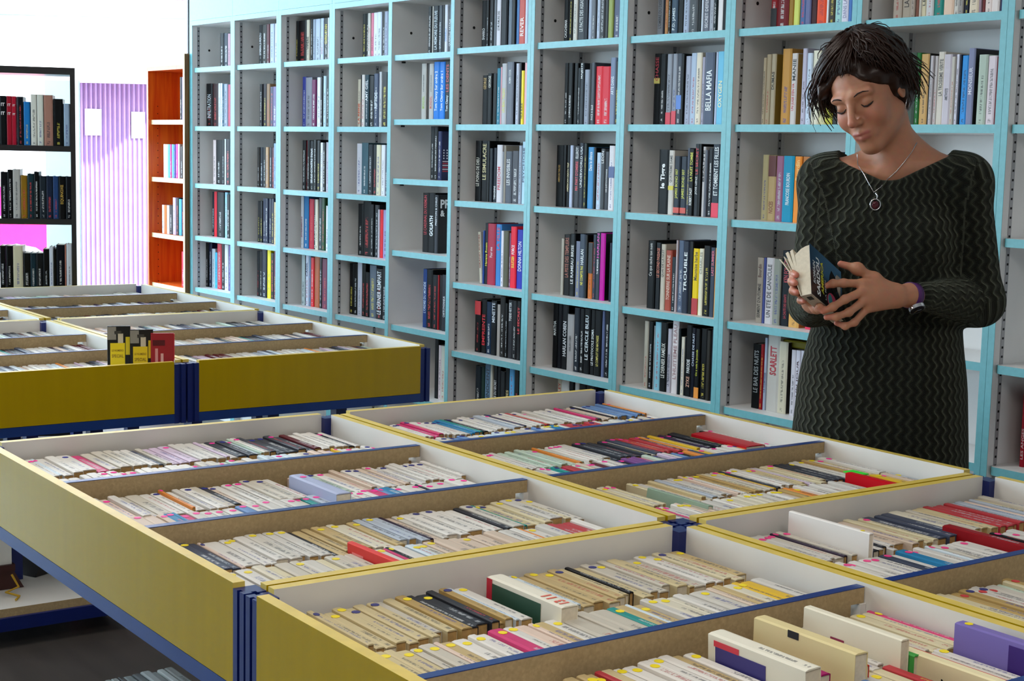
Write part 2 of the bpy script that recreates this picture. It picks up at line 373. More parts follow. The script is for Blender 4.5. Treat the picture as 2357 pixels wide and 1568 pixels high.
# ------------------------------------------------------------------ the wall of shelves
PL = [-7.514, -7.043, -6.567, -6.073, -5.581, -5.120, -4.614, -4.097, -3.581, -3.063, -2.551, -2.037]
PR = [-7.482, -7.000, -6.522, -6.027, -5.555, -5.097, -4.576, -4.056, -3.539, -3.027, -2.511, -1.999]
SU, DEP, SH = 3.506, .244, .0225
Z03 = [1.81, 1.511, 1.216, .943, .672]; Z4 = [1.808, 1.542, 1.295, .992, .674]; Z5 = [1.8187, 1.521, 1.220, .893, .615]; Z9 = [1.8187, 1.521, 1.22, .879, .601]
def levels(u): return Z03 if u <= 3 else Z4 if u == 4 else Z5 if u < 9 else Z9
UN = 'first second third fourth fifth sixth seventh eighth ninth tenth eleventh'.split()
TOPZ = 2.03
def shelf_board(x0, x1, z, parent, both=False):
    r = .018
    def outline(y0, y1, inset=0.0):
        pts = [(x1 - .0005, y0), (x1 - .0005, y1), (x0 + .0005, y1)]
        c = (x0 + .0005 + r, y0 + r)
        pts += [(c[0] - r * math.cos(a), c[1] - r * math.sin(a)) for a in [math.pi / 2 * i / 4 for i in range(5)]]
        return pts
    o = outline(.008, DEP - .004)
    b = MB(); b.prism(o, z - SH, z, 'z'); s = b.build('shelf', m_grey, parent)
    # edging: a thin band along the front edge and round the corner
    path = [(x1 - .0005, .0)] + outline(.008, DEP - .004)[3:][::-1]
    c = (x0 + r, .008 + r)
    inner = [(c[0] - r * math.cos(a), c[1] - r * math.sin(a)) for a in [math.pi / 2 * i / 4 for i in range(5)]]
    outer = [(c[0] - (r + .0012) * math.cos(a), c[1] - (r + .0012) * math.sin(a)) for a in [math.pi / 2 * i / 4 for i in range(5)]]
    poly = outer + [(x1 - .0006, .0068), (x1 - .0006, .008)] + inner[::-1]
    b = MB(); b.prism(poly, z - SH - .0003, z + .0003, 'z'); b.build('edge_band', m_turq, s)
    return s
for i in range(11):
    x0, x1 = PR[i], PL[i + 1]
    uo = empty('bookcase', SW(0, SU, 0), ROT_S)
    tag(uo, f'tall white bookcase with turquoise edges, {UN[i]} in the row counted from the window', 'bookcase', 'turquoise-edged bookcases along the wall')
    mid = lambda a, b: (a + b) / 2
    if i == 4:
        L = (PL[4] + .0004, PR[4]); 
    # panels: a bookcase owns half of each double post (bookcases 5 and 6 of the row share single panels)
    if i < 4: lp = (mid(PL[i], PR[i]) + .0005 if i else PL[0], PR[i])
    elif i == 4: lp = None
    elif i == 5: lp = (PL[5], PR[5])
    else: lp = (mid(PL[i], PR[i]) + .0008, PR[i])
    if i == 3: rp = (PL[4], PR[4])
    elif i == 4: rp = None
    else: rp = (PL[i + 1], mid(PL[i + 1], PR[i + 1]) - .0008)
    for p in (lp, rp):
        if not p: continue
        b = MB(); b.box(p[0], p[1], .0, DEP, 0, TOPZ + .02); o = b.build('side_panel', m_grey, uo)
        b = MB(); b.box(p[0] - .0003, p[1] + .0003, -.0014, 0, 0, TOPZ + .02); b.build('edge_band', m_turq, o)
    gx0, gx1 = (lp[0] if lp else PR[4] + .0005), (rp[1] if rp else PL[5] - .0005)
    b = MB(); b.box(gx0, gx1, DEP, DEP + .006, 0, TOPZ + .02); b.build('back_panel', m_grey, uo)
    b = MB(); b.box(gx0, gx1, -.0014, .018, TOPZ + .0205, 2.34); b.build('fascia', m_turq, uo)
    b = MB(); b.box(x0 + .0006, x1 - .0006, .0, DEP - .001, TOPZ - .004, TOPZ + .0195); o = b.build('top_board', m_grey, uo)
    b = MB(); b.box(x0 + .0006, x1 - .0006, -.0014, 0, TOPZ - .004, TOPZ + .0195); b.build('edge_band', m_turq, o)
    Z = levels(i)
    for z in Z + [Z[4] - .29, .10]: shelf_board(x0, x1, z, uo)
    b = MB(); b.box(x0 + .001, x1 - .001, .03, .05, 0, .10 - SH); b.build('plinth', m_grey, uo)
    if i != 4:
        for y in (.034, .222):
            b = MB(); b.box(x0, x0 + .0016, y - .007, y + .007, .15, TOPZ - .01); t = b.build('shelf_track', m_track, uo)
            b = MB()
            z = .175
            while z < TOPZ - .03:
                b.box(x0 + .0016, x0 + .0021, y - .0035, y + .0035, z - .003, z + .003); z += .025
            b.build('track_slot', m_dark, t, kind='stuff')
    else:
        b = MB()
        for z in Z: b.box(x0, x0 + .012, .05, .062, z - SH - .008, z - SH - .0005)
        b.build('shelf_peg', m_metal, uo, kind='stuff')
    b = MB(); b.prism([(.095 + .006 * math.cos(a), 1.905 + .006 * math.sin(a)) for a in [2 * math.pi * j / 8 for j in range(8)]], x0, x0 + .0008, 'x'); b.build('screw_hole', m_dark, uo)

# ------------------------------------------------------------------ books standing on the shelves
BOOKS = """5a 75
-5015 -4984 225 141419|SHARKO;d8d8d8;.18;.42
-4984 -4965 225 1a1416|;
-4965 -4936 225 17161a|;c81e28;.45;.62
-4936 -4918 225 6a7078
-4918 -4889 225 dedce4|LE MURMURE DES;222222;.35;.75
-4889 -4845 225 10131d
-4845 -4818 225 64707e
-4818 -4794 225 0e0f14
-4794 -4772 225 3a6ea8
-4772 -4732 225 c8584e|REVER;f4e6e0;.2;.58
-4732 -4715 225 c6d2ea
5b 75
-5001 -4965 193 111216|GEORGE;c9a45a;.72;.95
-4965 -4937 200 121318|GEORGE;d8d4c8;.72;.95
-4937 -4908 199 101115
-4908 -4883 218 2a7f98|;
-4883 -4872 222 d8a0ac
-4872 -4841 235 bdbcc0|UN BEAU TALENT;d8d040;.2;.6
-4841 -4798 240 6c707c|ROBIN COOK;d8dcdc;.66;.88
-4798 -4784 236 2a2c36
-4784 -4763 233 b8bccc|;
-4763 -4749 235 1b1b20
-4749 -4732 205 f4de3c|PEUR BLEUE;3a3410;.12;.4
-4732 -4711 234 eab4b8
5c 75
-5043 -5004 239 121215|LE POING DE DIEU;d8d4c8;.25;.72
-5004 -4959 239 131215|LE SIMULACRE;cfc08a;.36;.95
-4959 -4942 238 100f10
-4942 -4920 210 182232
-4920 -4897 212 1a2236|TARAGNINE;d8d8dc;.05;.3
-4897 -4862 224 d8d4da|FREEDOM;c8203c;.22;.62
-4862 -4851 198 8a8c94
-4851 -4837 222 968e82
-4837 -4797 200 565a64|LES INVISIBLES;dcdcdc;.35;.85
-4797 -4754 202 505058|;
-4754 -4736 223 a0a8b8|;
-4736 -4714 238 b0d2e4|PSYCHOSE;2a3a60;.35;.9
5d 75
-4998 -4980 204 c8c2ae|GRAND SUCCES;8a2a20;.3;.95
-4980 -4969 212 2a4a96
-4969 -4945 243 23282d|Havana Room;e8dc30;.3;.68
-4945 -4892 242 aa2c46|Pour une;e8d0d8;.45;.62
-4892 -4857 242 3e82c4|LA FILLE;c83848;.58;.95
-4857 -4838 218 e0dce4|;c85a78
-4838 -4805 218 5c5a48
-4805 -4792 212 744a6a|;
-4792 -4756 238 e4203a|SULITZER;f0dc30;.33;.52|FORCE;f4f0f0;.55;.7
-4756 -4715 228 2a34a6|DONNA HILTON;dcdce8;.3;.8
5e 75
-5022 -4982 207 131215|;
-4982 -4946 217 0f0f12|EMPREINTE;dc2030;.15;.72
-4946 -4912 209 16304e|;c8b04a
-4912 -4876 218 1d2026|MINETTE;d0d4dc;.6;.96
-4876 -4851 205 a59c96
-4851 -4818 240 2c2826|;
-4818 -4799 215 141418|;c83038
-4799 -4769 230 38383e|TODD RITTER;e8e8e8;.64;.96
-4769 -4742 229 2c2c30|;
-4742 -4717 230 26262a|LE SECRET;e04048;.45;.9
5f 75
-5012 -4972 235 17242f|;
-4972 -4946 236 183a30
-4946 -4906 260 62809c|L'INNOCENT;14202c;.3;.9
-4906 -4890 251 cdcabc
-4890 -4862 257 1a1c20|LE VALLEE DU SECRET;e0e0e0;.3;.75
-4862 -4840 257 1e2024
-4840 -4809 234 2c2c2e
-4809 -4779 267 181a1e|CRIMES;d8c890;.35;.62
-4779 -4747 263 62b2e8|;
-4747 -4714 262 181a1c|;
6a 75
-4496 -4469 225 0f0f10|CAUCHEMAR;d8d8d8;.1;.45
-4469 -4445 225 121112|;
-4445 -4422 225 dcdad2|;
-4422 -4378 225 484c52|LE PACTE DES ASSASSINS;d0d4d4;.2;.95
-4378 -4357 225 10142a
-4357 -4338 225 a8b4c8
-4338 -4317 225 70767e|;
-4317 -4311 225 0e0e10
-4311 -4292 225 b8c4d6|;
-4292 -4264 225 484a4e|;
-4264 -4246 225 3e4044
-4246 -4221 225 98a45c
-4221 -4185 225 5a607a|;
6b 75
-4484 -4461 225 111012|;c83828
-4461 -4434 224 121114|LE CARNAVAL DE MENTEUR;d8d8d8;.12;.48
-4434 -4410 223 101014
-4410 -4395 205 2a3038|;
-4395 -4372 222 363c44|MAJESTE;e8ecec;.75;1.0
-4372 -4345 198 98a0b0|;
-4345 -4331 219 1c1614
-4331 -4310 222 4a4e58|FACE A ELLE;dce0e0;.08;.32
-4310 -4271 208 e0303e|;f0b0b0
-4271 -4229 206 d82c3c|;f0b0b0
-4229 -4200 236 7886a0|ARTE DANS;dce4ec;.45;.72
-4200 -4173 222 32363c|;
6c 75
-4518 -4479 227 100f10|AMERICAN TABLOID;b08a3a;.4;.68
-4479 -4460 228 141318
-4460 -4442 227 17161a|AMERICAN DEATH TRIP;e0d0a0;.25;.72
-4442 -4424 227 bcc8e2
-4424 -4413 226 17171b
-4413 -4384 225 44464e|MA PART D'OMBRE;e04050;.28;.75|ELLROY;e8e8e8;.8;.98
-4384 -4360 236 323846|UNDERWORLD USA;dce0e4;.32;.95
-4360 -4341 235 22302c|;
-4341 -4306 222 4690c6|Dans le silence;e8f0f4;.62;.92
-4306 -4290 221 101014
-4290 -4266 203 bcd0e4|
-4266 -4243 217 4a4d52|LEON;e0e0e0;.76;.96
-4243 -4220 207 44464e|UNE QUESTION D'HONNEUR;d8d8d8;.3;.7
-4220 -4190 228 dcd8dc|;
6d 75
-4481 -4465 210 bab4a8
-4465 -4425 226 1c1514|LA PISTE DES TEMPLIERS;a45a42;.3;.95
-4425 -4396 231 1d2126|LE RAMEAU BRISE;e0e0e0;.2;.82
-4396 -4368 205 767c94|;4a64b0
-4368 -4336 233 424c5c|NE COMPTE PAS;e8dc40;.2;.5|HARLAN;e4e8e8;.52;.76
-4336 -4322 231 1a130c
-4322 -4297 205 ca6e30|;
-4297 -4277 235 343e4e|;d8dc50
-4277 -4254 245 3c4450|HARLAN;d83cae;.62;.98|TU ME MANQUES;e8e8ec;.38;.6
-4254 -4226 243 be009a
-4226 -4198 205 16181c|;d03030
-4198 -4184 211 1c2440
6e 75
-4518 -4490 246 0e0e12|MARTHA;d0d4d4;.5;.72
-4490 -4465 248 0c0d1a
-4465 -4428 251 0d0e17|HARLAN COBEN;d8d8dc;.2;.72
-4428 -4389 211 a09c9c|HARLAN COBEN;2a2a2c;.35;.62
-4389 -4358 239 2e3440|;d8a430
-4358 -4331 238 14151a|;
-4331 -4297 240 121319|LE CERCLE BLEU;dce4e8;.22;.9
-4297 -4271 240 15161a|LE PROTOCOLE SIGMA;d8dcdc;.15;.7
-4271 -4234 240 121216|LE COMPLOT DES MATARESE;d8cc6a;.15;.62
-4234 -4218 241 5a6488
-4218 -4190 245 141a26|;4a90e0
6f 75
-4479 -4452 268 d8ceb8|ROBERT DALEY;c83020;.3;.9
-4452 -4407 254 dcd8d4
-4407 -4378 254 16181a|;
-4378 -4351 253 dcdcdc
-4351 -4308 258 1a241e|;
-4308 -4254 261 14161a
7a 75
-3989 -3962 225 7e8086|L'OMBRE DU DESERT;3a3c40;.15;.75
-3962 -3952 225 10122c
-3952 -3935 225 be8c58|;a83020
-3935 -3920 225 2a2416|;
-3920 -3889 225 445668|P.D. JAMES;d8e4e8;.1;.5
-3889 -3859 225 0e0e10
-3859 -3832 225 a8b4ca|;
-3832 -3792 225 54585c|;
-3792 -3774 225 14140e
-3774 -3765 225 d0dcea
-3765 -3737 225 686c7a|SECRET DEFENSE;d0d0d4;.1;.7
-3737 -3716 225 a4a8b2|;
-3716 -3700 225 223236|;
-3700 -3673 225 e2dede|LE CRI;8a8a80;.6;.9
-3673 -3653 225 0c0b0d
7b 75
-3995 -3965 241 121012|CHASSE;a02430;.62;.95
-3965 -3933 239 0f0f11|;
-3933 -3908 238 9aa0ac|;
-3906 -3883 238 969ca8|;
-3883 -3857 238 484e5a|;
-3857 -3843 235 0d0d10
-3843 -3816 228 a6acc0|;
-3816 -3788 237 b0c0d6|;
-3788 -3762 237 e2d8c4|;907060
-3762 -3748 222 a6a4b8|;
-3748 -3701 236 545c70|BELLA MAFIA;f0f4f4;.2;.76
-3701 -3696 235 0e0e11
-3696 -3684 236 b0bcd4
-3684 -3653 237 70bcdc|OXYGEN;f0e8b4;.24;.6
7c 60
-3939 -3888 218 101012|le Tigre;f4f4f4;.4;.78;1
-3888 -3862 216 d0cac2|QUATRIEME DAME;4a4440;.5;.92
-3861 -3832 197 363e4a|JAMES BOND 007;cccc3c;.28;.78
-3832 -3802 196 3a424e|JAMES BOND 007;cccc3c;.28;.78
-3802 -3788 225 4a5060|;c83030
-3788 -3764 222 161819|ROBERT DALEY;e8e8e4;.16;.42|LA NUIT TOMBE;d8d848;.52;.95
-3764 -3742 239 34383e|JOSE LENZ;dcdcdc;.3;.55|LE SECRET;c83038;.58;.95
-3742 -3728 239 101012
-3728 -3714 230 c4c0c0|BEAUTE;20202a;.5;.95
-3714 -3701 219 5e626c
-3701 -3679 225 2c2e34|;
-3679 -3644 239 3a424e|ET TOMBENT LES FILLES;e4e8e8;.3;.96
-3644 -3637 225 151517
7d 50
-3968 -3930 234 0f0f10|Ce que cache ton nom;c8c8c4;.48;.96
-3930 -3903 229 1a1f26|LE SECOND PASSAGE;c86a4a;.48;.92
-3903 -3880 225 c0b6a6|QUAI DE LA NUIT;4a4038;.5;.92
-3878 -3848 206 a24a3a|TONNERRE SUR LA PLAINE;dcc0ac;.18;.92
-3848 -3826 185 2c363e|;
-3826 -3817 243 c0b0b4
-3817 -3789 243 526078|;
-3789 -3761 242 30384a|TROUBLE;f4f8f8;.3;.85
-3761 -3739 243 0f0d0c
-3741 -3712 221 eac814|Mauvaise herbe;5a4a10;.52;.95
-3712 -3691 222 e2dcc4|CHARLES;909080;.62;.95
-3691 -3658 233 14181a|;dcdc60
-3658 -3636 229 3c4656|LAST SUMMER;d86a80;.6;.96
-3636 -3630 229 d89440
7e 45
-3964 -3942 234 aaa496|;
-3942 -3917 234 121212|;c86a28
-3917 -3912 221 a8b0b4
-3912 -3881 236 82b8ca|;4a6a7c
-3881 -3847 238 161819|LE DERNIER FAMEUX;dcdcd4;.2;.7
-3847 -3827 219 b6b2be|LA TRAQUE DE VENGEANCE;30384a;.1;.6
-3827 -3796 249 d8d0d2|L'HUITIEME FLEAU;a07a7c;.2;.95
-3796 -3783 224 1c2a30
-3783 -3765 198 d2ccbc|;2a4a8a
-3765 -3757 199 22282c
-3757 -3728 242 121318|ZYKE;dca890;.13;.28|PARODIE;e4e8e8;.33;.52
-3728 -3709 235 11142a|CHASSE DE NUIT;c0c8d8;.45;.92
-3709 -3687 234 17181a|On a vole la Joconde;c8cc30;.32;.7
-3687 -3655 237 131417|;d83038
-3655 -3638 234 3a3630
-3638 -3628 238 182030
8a 75
-3461 -3435 225 8a1c22|;
-3435 -3384 225 6e1218|;c89050
-3384 -3363 225 9a742c
-3363 -3340 225 d2da70
-3340 -3316 225 4e6a9c|;
-3316 -3294 225 6a7098
-3294 -3268 225 4a2224
-3268 -3230 225 e2502c|;f0a070
-3230 -3221 225 dce0e4
-3221 -3196 225 4a443e|;
-3196 -3169 225 9ccac6|;
-3169 -3144 225 d4d2e0|DANS LA PEAU;8a88a8;.1;.6
-3144 -3130 225 4a74b4
8b 75
-3480 -3467 210 b4a68c|;
-3467 -3448 220 b0a288|;
-3448 -3428 221 b2a68e|DUMAS;17150f;.5;.75
-3428 -3402 218 8a7434
-3402 -3364 235 be8c44|;
-3364 -3340 220 cec8c6|UN JUGE S'EN VA;c83440;.2;.58|MANIE;3a3a3a;.62;.92
-3340 -3318 217 aa823a
-3317 -3298 233 b8b4c8|;
-3296 -3275 218 c4d2e4|;
-3275 -3245 225 dcd8c4
-3245 -3218 221 cac49a
-3218 -3189 210 b8b440
-3189 -3168 209 3a3c3c
-3168 -3145 208 d0c4be
-3143 -3116 207 6a7a8a
8c 75
-3469 -3443 208 b0a47c|;
-3443 -3410 206 b89e70|NOCES;7a3a24;.12;.3
-3408 -3377 205 966280|;a03050
-3375 -3330 206 1a8eb2|FRANCOISE BOURDIN;dceaec;.26;.74
-3330 -3301 205 ec9036|Bourdin;f4d080;.64;.94
-3299 -3266 205 b4743e|;e8c8a0
-3266 -3246 205 a4642c
-3246 -3220 205 b8c8e0|;
-3220 -3194 204 cabf9c
-3194 -3158 221 30527a|N;e4e8ec;.82;.9
-3158 -3115 209 9ab0dc|;
8d 75
-3469 -3443 209 a89e92|SERMENT D'AUTOMNE;3a3632;.08;.6|Bourdin;502420;.7;.9
-3443 -3431 210 46508c
-3431 -3398 211 ccc8cc|UN ETE DE CANICULE;4a4448;.1;.9
-3398 -3367 210 8e9288|;
-3367 -3328 238 1a242e|LA CHUTE DES GEANTS;b02c38;.1;.42|KEN FOLLETT;b02c38;.58;.9
-3328 -3285 241 d8a65c|;4a3420
-3283 -3260 236 a8702a
-3260 -3233 188 dc3c5a
-3233 -3199 216 d8d4d8|;
-3197 -3169 219 9a948c
-3169 -3146 220 3a3c44
8e 75
-3474 -3438 209 111114|LE BAR DES NUITS;9aa0a4;.25;.9
-3438 -3423 211 8e161e|;c8606a
-3423 -3411 233 a8b2c8|LA COMTESSE;4a5a8a;.25;.52
-3411 -3359 244 c6c2bc|SCARLETT;b02838;.48;.86;1
-3359 -3323 229 cec6b0|;c03030
-3323 -3308 229 2e2016
-3308 -3286 208 cecad2|;
-3286 -3267 209 d2d0dc|UN JOUR;5a4048;.3;.85
-3267 -3233 210 d0ccd8
-3233 -3198 213 d4d0d4
9a 75
-2977 -2946 225 b6a99c|;
-2946 -2914 225 b2a697|LA PLEUREUSE;3a2a28;.2;.8
-2914 -2898 225 aa9c90|;
-2898 -2886 225 7a4a3a
-2886 -2875 225 c0b8ac
-2875 -2858 225 ccc0a0|LE LIVRE DE;4a4640;.2;.8
-2858 -2832 225 cac8c8|;
-2832 -2800 225 288278|;9ab040
-2800 -2766 225 e0c2ac|FIVE;3a3430;.6;.85
-2766 -2749 225 ccc6be|;
-2749 -2731 225 98928e|;
-2731 -2712 225 1a1e34|;
-2712 -2681 225 d8c8b0|;
-2681 -2672 225 98808e
-2672 -2662 225 6e2a2c
-2662 -2638 225 dccac4|
-2638 -2614 225 dacdc8|LES PAS;6a5a50;.5;.9
-2614 -2604 225 2c3058
9b 75
-2930 -2882 205 4a5a50
-2882 -2866 204 246a2e|;
-2866 -2837 200 cca46a|;
-2837 -2832 201 2a2622
-2832 -2820 194 beb8bc|;
-2820 -2808 193 c2bcbc|;
-2808 -2785 204 d4ccc0|LA TROISIEME VERITE;5a5450;.4;.9
-2785 -2759 196 cac2cc|AMETHYSTE;4a464e;.35;.52
-2759 -2747 189 c4beb4|;
-2747 -2736 195 d8d8e8|
-2736 -2727 194 1a2238
-2727 -2705 191 3a92da|;
-2705 -2683 210 8286a4|MONSIEUR;dcdce8;.4;.75
-2683 -2668 208 131118
-2668 -2639 191 b0beb0|;
-2639 -2612 187 d8cad0|;c06080
-2612 -2604 184 6a2428
-2605 -2599 189 ccc4e4
10e 80
-2465 -2450 211 961628|LES ANGES;d8b8bc;.1;.5
4a 75
-5397 -5370 207 0f0f12|;
-5370 -5357 218 b8b4ac
-5357 -5317 215 161b26|LA MEMOIRE DU FLEUVE;b8c4cc;.1;.9
-5317 -5291 213 424852|QUERELLE A ROUEN;b8c0c8;.1;.65
-5291 -5274 210 1a1712
-5274 -5253 203 d4d8e4|CONNELLY;4a86c8;.25;.52
-5253 -5227 210 50555e|QUERELLE FATALE;c8d0d4;.15;.7
4b 75
-5438 -5403 231 bcb9b4|LE RETOUR DES CHASSEURS;3a3c3c;.5;.8|MONDIAL;98b830;.2;.42
-5403 -5381 229 3a2a22
-5381 -5348 229 bcb8b4|LE RETOUR DES CHASSEURS;3a3c3c;.5;.8|MONDIAL;c84a30;.2;.42
-5345 -5302 235 1476d0|Tom Clancy Sur ordre 2;e4f0f8;.15;.84
-5302 -5263 234 1076d4|Tom Clancy Sur ordre 1;e4f0f8;.15;.84
-5263 -5228 234 24262e|Tom Clancy;e0e4e8;.14;.42|LES DENTS;c02838;.48;.95
4c 75
-5369 -5338 226 0f0e12|;c86a30
-5338 -5311 225 0e0d13|;
-5311 -5283 200 1a2256|;c840a0
-5283 -5228 199 121a48
4d 75
-5414 -5370 247 111014|LE CARDINAL DU KREMLIN;c02836;.3;.96
-5370 -5322 248 141519|GOLIATH;e4e8ec;.28;.62;1
-5322 -5298 242 3e4048|PRESTON & CHILD;d8dce0;.48;.96
-5298 -5226 239 0e0c10
4e 75
-5406 -5374 247 1c3a76|L'ORDRE DU MONDE;c8d4e4;.25;.78
-5374 -5330 248 121319|;a02030
-5330 -5292 228 23252b|;
-5292 -5284 229 a82028
-5284 -5258 230 101016
-5258 -5222 234 33363f|CARTE D'HONNEUR;d8dcdf;.25;.62
4f 75
-5309 -5279 252 12110f
-5279 -5254 227 dcccd0|;
-5254 -5224 228 ccd0c4|;2a7a90
3a 75
-5922 -5890 194 141915|;
-5890 -5870 193 161416|;
-5870 -5849 195 d8d4cc|;
-5849 -5828 194 e07a96
-5828 -5790 219 dce0ee|;
-5790 -5756 222 d0dcec
-5756 -5733 231 15171d
-5733 -5704 227 98a0b8
3b 75
-5954 -5927 210 c8bdaa|LA REINE;c85030;.08;.5
-5927 -5917 229 1a1a1e
-5917 -5891 229 dcd4d0
-5891 -5856 228 23414e|AMY GIEL;e0e4e8;.5;.9
-5856 -5814 223 15161b|;
-5814 -5776 231 3c4660|RIPTIDE;d8e0e8;.35;.65;1
-5776 -5752 238 b0b0b4
-5752 -5702 236 0e0d11|;
3c 75
-5952 -5911 223 c4c2ca|;
-5911 -5856 227 3c5a66
-5856 -5820 220 2a3038|;
-5820 -5787 219 2a3038|;
-5787 -5753 219 d4ccae
-5753 -5721 219 dcdce4|;
-5721 -5697 218 4a5462|;
3d 75
-5938 -5894 230 121418|;
-5894 -5828 242 101217|;
-5828 -5803 231 14161c|;
-5803 -5764 230 30343a|;
-5764 -5755 211 d8d8e4
-5755 -5731 211 e02832|;
-5731 -5693 211 9a94c2
3e 75
-6011 -5973 230 101216|;
-5973 -5935 232 121418
-5935 -5898 239 b4b4c0|;
-5898 -5866 235 161712|;
-5866 -5832 201 14161a|;
-5832 -5777 235 5a6472
-5777 -5724 223 1c1f24|LE DERNIER REMPART;e0e4e8;.1;.95
-5724 -5695 236 20242a|;
2a 75
-6516 -6496 230 15161a
-6496 -6413 227 140f12
-6413 -6385 222 ccc4b0|VIPERE;2a2620;.3;.6
-6385 -6362 220 111219
-6362 -6339 209 98a4b8
-6339 -6292 215 b0bcd0|;
-6292 -6281 213 12141c
-6281 -6254 218 b8c8dc
-6254 -6220 213 242822|CHRIS RYAN;d8c430;.4;.85
-6220 -6205 209 d4d8e0
2b 75
-6458 -6422 233 323a8a|;
-6422 -6361 229 848490
-6361 -6322 217 6a1850|;
-6319 -6284 227 dce0ee
-6284 -6261 227 22242c|;
-6261 -6234 232 b0c8d4
-6234 -6204 233 13151a
2c 75
-6445 -6412 234 111217|;
-6412 -6404 233 a02028
-6404 -6375 233 15171c
-6375 -6342 231 17191f|SEULE CONTRE TOUS;e0e4e8;.15;.85
-6342 -6314 237 1c1a16|;
-6314 -6282 234 14161b|;
-6282 -6256 224 dcdce0
-6256 -6231 224 16181e|;
-6231 -6201 226 b0acb8|;
2d 75
-6458 -6433 245 c0c0c6|JOHNSON;8a2040;.2;.6
-6433 -6387 247 2a6ea4
-6387 -6338 234 b42038|;
-6338 -6321 234 1a1c20
-6321 -6294 234 d4ccb8|;
-6294 -6262 242 343a46|;
-6262 -6230 243 1c4a22
-6230 -6203 208 d4d8dc|;
2e 75
-6449 -6414 237 b4c2c4|;
-6414 -6407 238 16231f
-6407 -6378 240 ccd2e4|CASSIL;2a3a64;.58;.86;1
-6378 -6358 241 6a86a4
-6358 -6328 232 d82832|;
-6328 -6278 238 a8582e|;
-6278 -6253 239 15151b
-6253 -6200 234 6a2a46
1a 75
-6892 -6857 208 121115|SYMBOLE PERDU;c8ccd0;.25;.8
-6857 -6807 210 2a261c
-6807 -6776 204 5a1420
-6776 -6734 208 b4c0d4
-6734 -6704 207 c8c8dc
1b 75
-6882 -6851 208 151520|;
-6851 -6812 209 2c1824
-6812 -6777 208 8a6a4c
-6777 -6743 193 4a4660
-6743 -6705 193 70628e
1c 75
-6903 -6875 196 2c2018
-6875 -6845 196 1a2436
-6845 -6814 196 16161c
-6814 -6784 197 b4906c|;
-6784 -6754 196 2c2438
-6754 -6730 196 5a1824
-6730 -6703 216 86a4cc
1d 75
-6900 -6871 204 14141a
-6871 -6846 204 1a1820
-6846 -6819 219 18224a
-6819 -6785 220 1a2446
-6785 -6755 220 1c2644|;
-6755 -6725 221 1c2440|;
-6725 -6704 205 d0b888
1e 75
-6910 -6882 226 1a2028
-6882 -6848 228 1a1416|;
-6848 -6798 237 141a36
-6798 -6761 238 f0e018|;
-6761 -6725 226 15181e|;
-6725 -6706 239 6a2a44
0a 75
-7319 -7276 174 0f131c
-7276 -7225 172 162a42|;
-7225 -7196 168 b88a9a
0b 75
-7472 -7401 222 0f0f13|INFILTRATION;d0d8dc;.2;.75
-7401 -7340 220 3a0c10
-7340 -7314 221 d0d4dc
-7314 -7293 221 dce4ec
-7293 -7267 217 1a4a64
-7267 -7229 216 9aa4b8
-7229 -7200 213 c04a6a
0c 75
-7404 -7370 227 dccac8
-7370 -7302 228 0e0f14
-7302 -7269 228 111722|;
-7269 -7249 233 d8e4f0
-7249 -7199 233 0e1226
0d 75
-7409 -7383 232 18102a
-7383 -7349 234 d81a30|;
-7349 -7268 233 0f1522
-7268 -7235 234 9ad0e4
-7235 -7201 224 10141c|;
0e 75
-7489 -7451 232 0e1018
-7451 -7417 234 121e46
-7417 -7379 205 b8c4cc
-7379 -7346 189 3ab0d4
-7346 -7297 236 c82038|;
-7297 -7260 237 101820|;
-7260 -7220 236 e0e4e8
-7220 -7200 235 5a4a9a
"""
BANDS = {('5e', 0): (.73, 1, 'c01c22'), ('6c', 13): (.5, .68, '4a5a8a'), ('7b', 4): (.22, .42, '5a84d0'), ('7c', 1): (.38, .45, 'd8c838'), ('7c', 11): (0, .2, 'dc2848'),
         ('7c', 2): (.03, .13, 'c84a3c'), ('7c', 3): (.03, .13, 'c84a3c'), ('7d', 9): (0, .25, 'b01c24'), ('7e', 12): (0, .16, 'e08c28'), ('8c', 1): (.68, 1, '5e2018'), ('8a', 0): (0, .35, '1c1a1c'),
         ('8a', 2): (.7, 1, '1a2468'), ('6d', 6): (.45, 1, '1c1c20'), ('7b', 2): (0, .18, 'd84050'), ('7b', 3): (0, .2, 'd84050'), ('7b', 0): (.58, .66, 'b8a850'), ('5f', 0): (.05, .12, 'c02030')}
SIDES = {('6d', 10): 'Ha', ('8b', 3): '', ('8b', 6): '', ('4c', 3): 'flag', ('4d', 3): 'PR &', ('8d', 6): '', ('8e', 5): '', ('9b', 13): '', ('5b', 7): ''}
def book_mesh(w, h, d, t=.0012, col=None, b=None, off=(0, 0, 0), rv=.5, printed=True, pages=None):
    """an upright book: spine at y=0, boards and spine as one folded cover"""
    t = min(t, w * .2)
    prof = [(0, d), (0, .0022), (w * .18, 0), (w * .82, 0), (w, .0022), (w, d), (w - t, d), (w - t, .0034), (t, .0034), (t, d)]
    nb = b or MB(); n = len(prof); f0 = len(nb.f); c = (*col, rv) if col else None
    nb.prism([(x + off[0], y + off[1]) for x, y in prof], off[2], off[2] + h, 'z', col=c)
    xs = [0, .18, .82, 1]
    if printed:
        for j in range(3): nb.uv[f0 + 2 + 1 + j] = [(xs[j], 0.0), (xs[j + 1], 0.0), (xs[j + 1], 1.0), (xs[j], 1.0)]
    return nb
def page_box(b, w, h, d, t=.0012, off=(0, 0, 0), col=None):
    t = min(t, w * .2); b.box(off[0] + t + .0001, off[0] + w - t - .0001, off[1] + .0036, off[1] + d - .003, off[2] + .0025, off[2] + h - .0025, col=col)
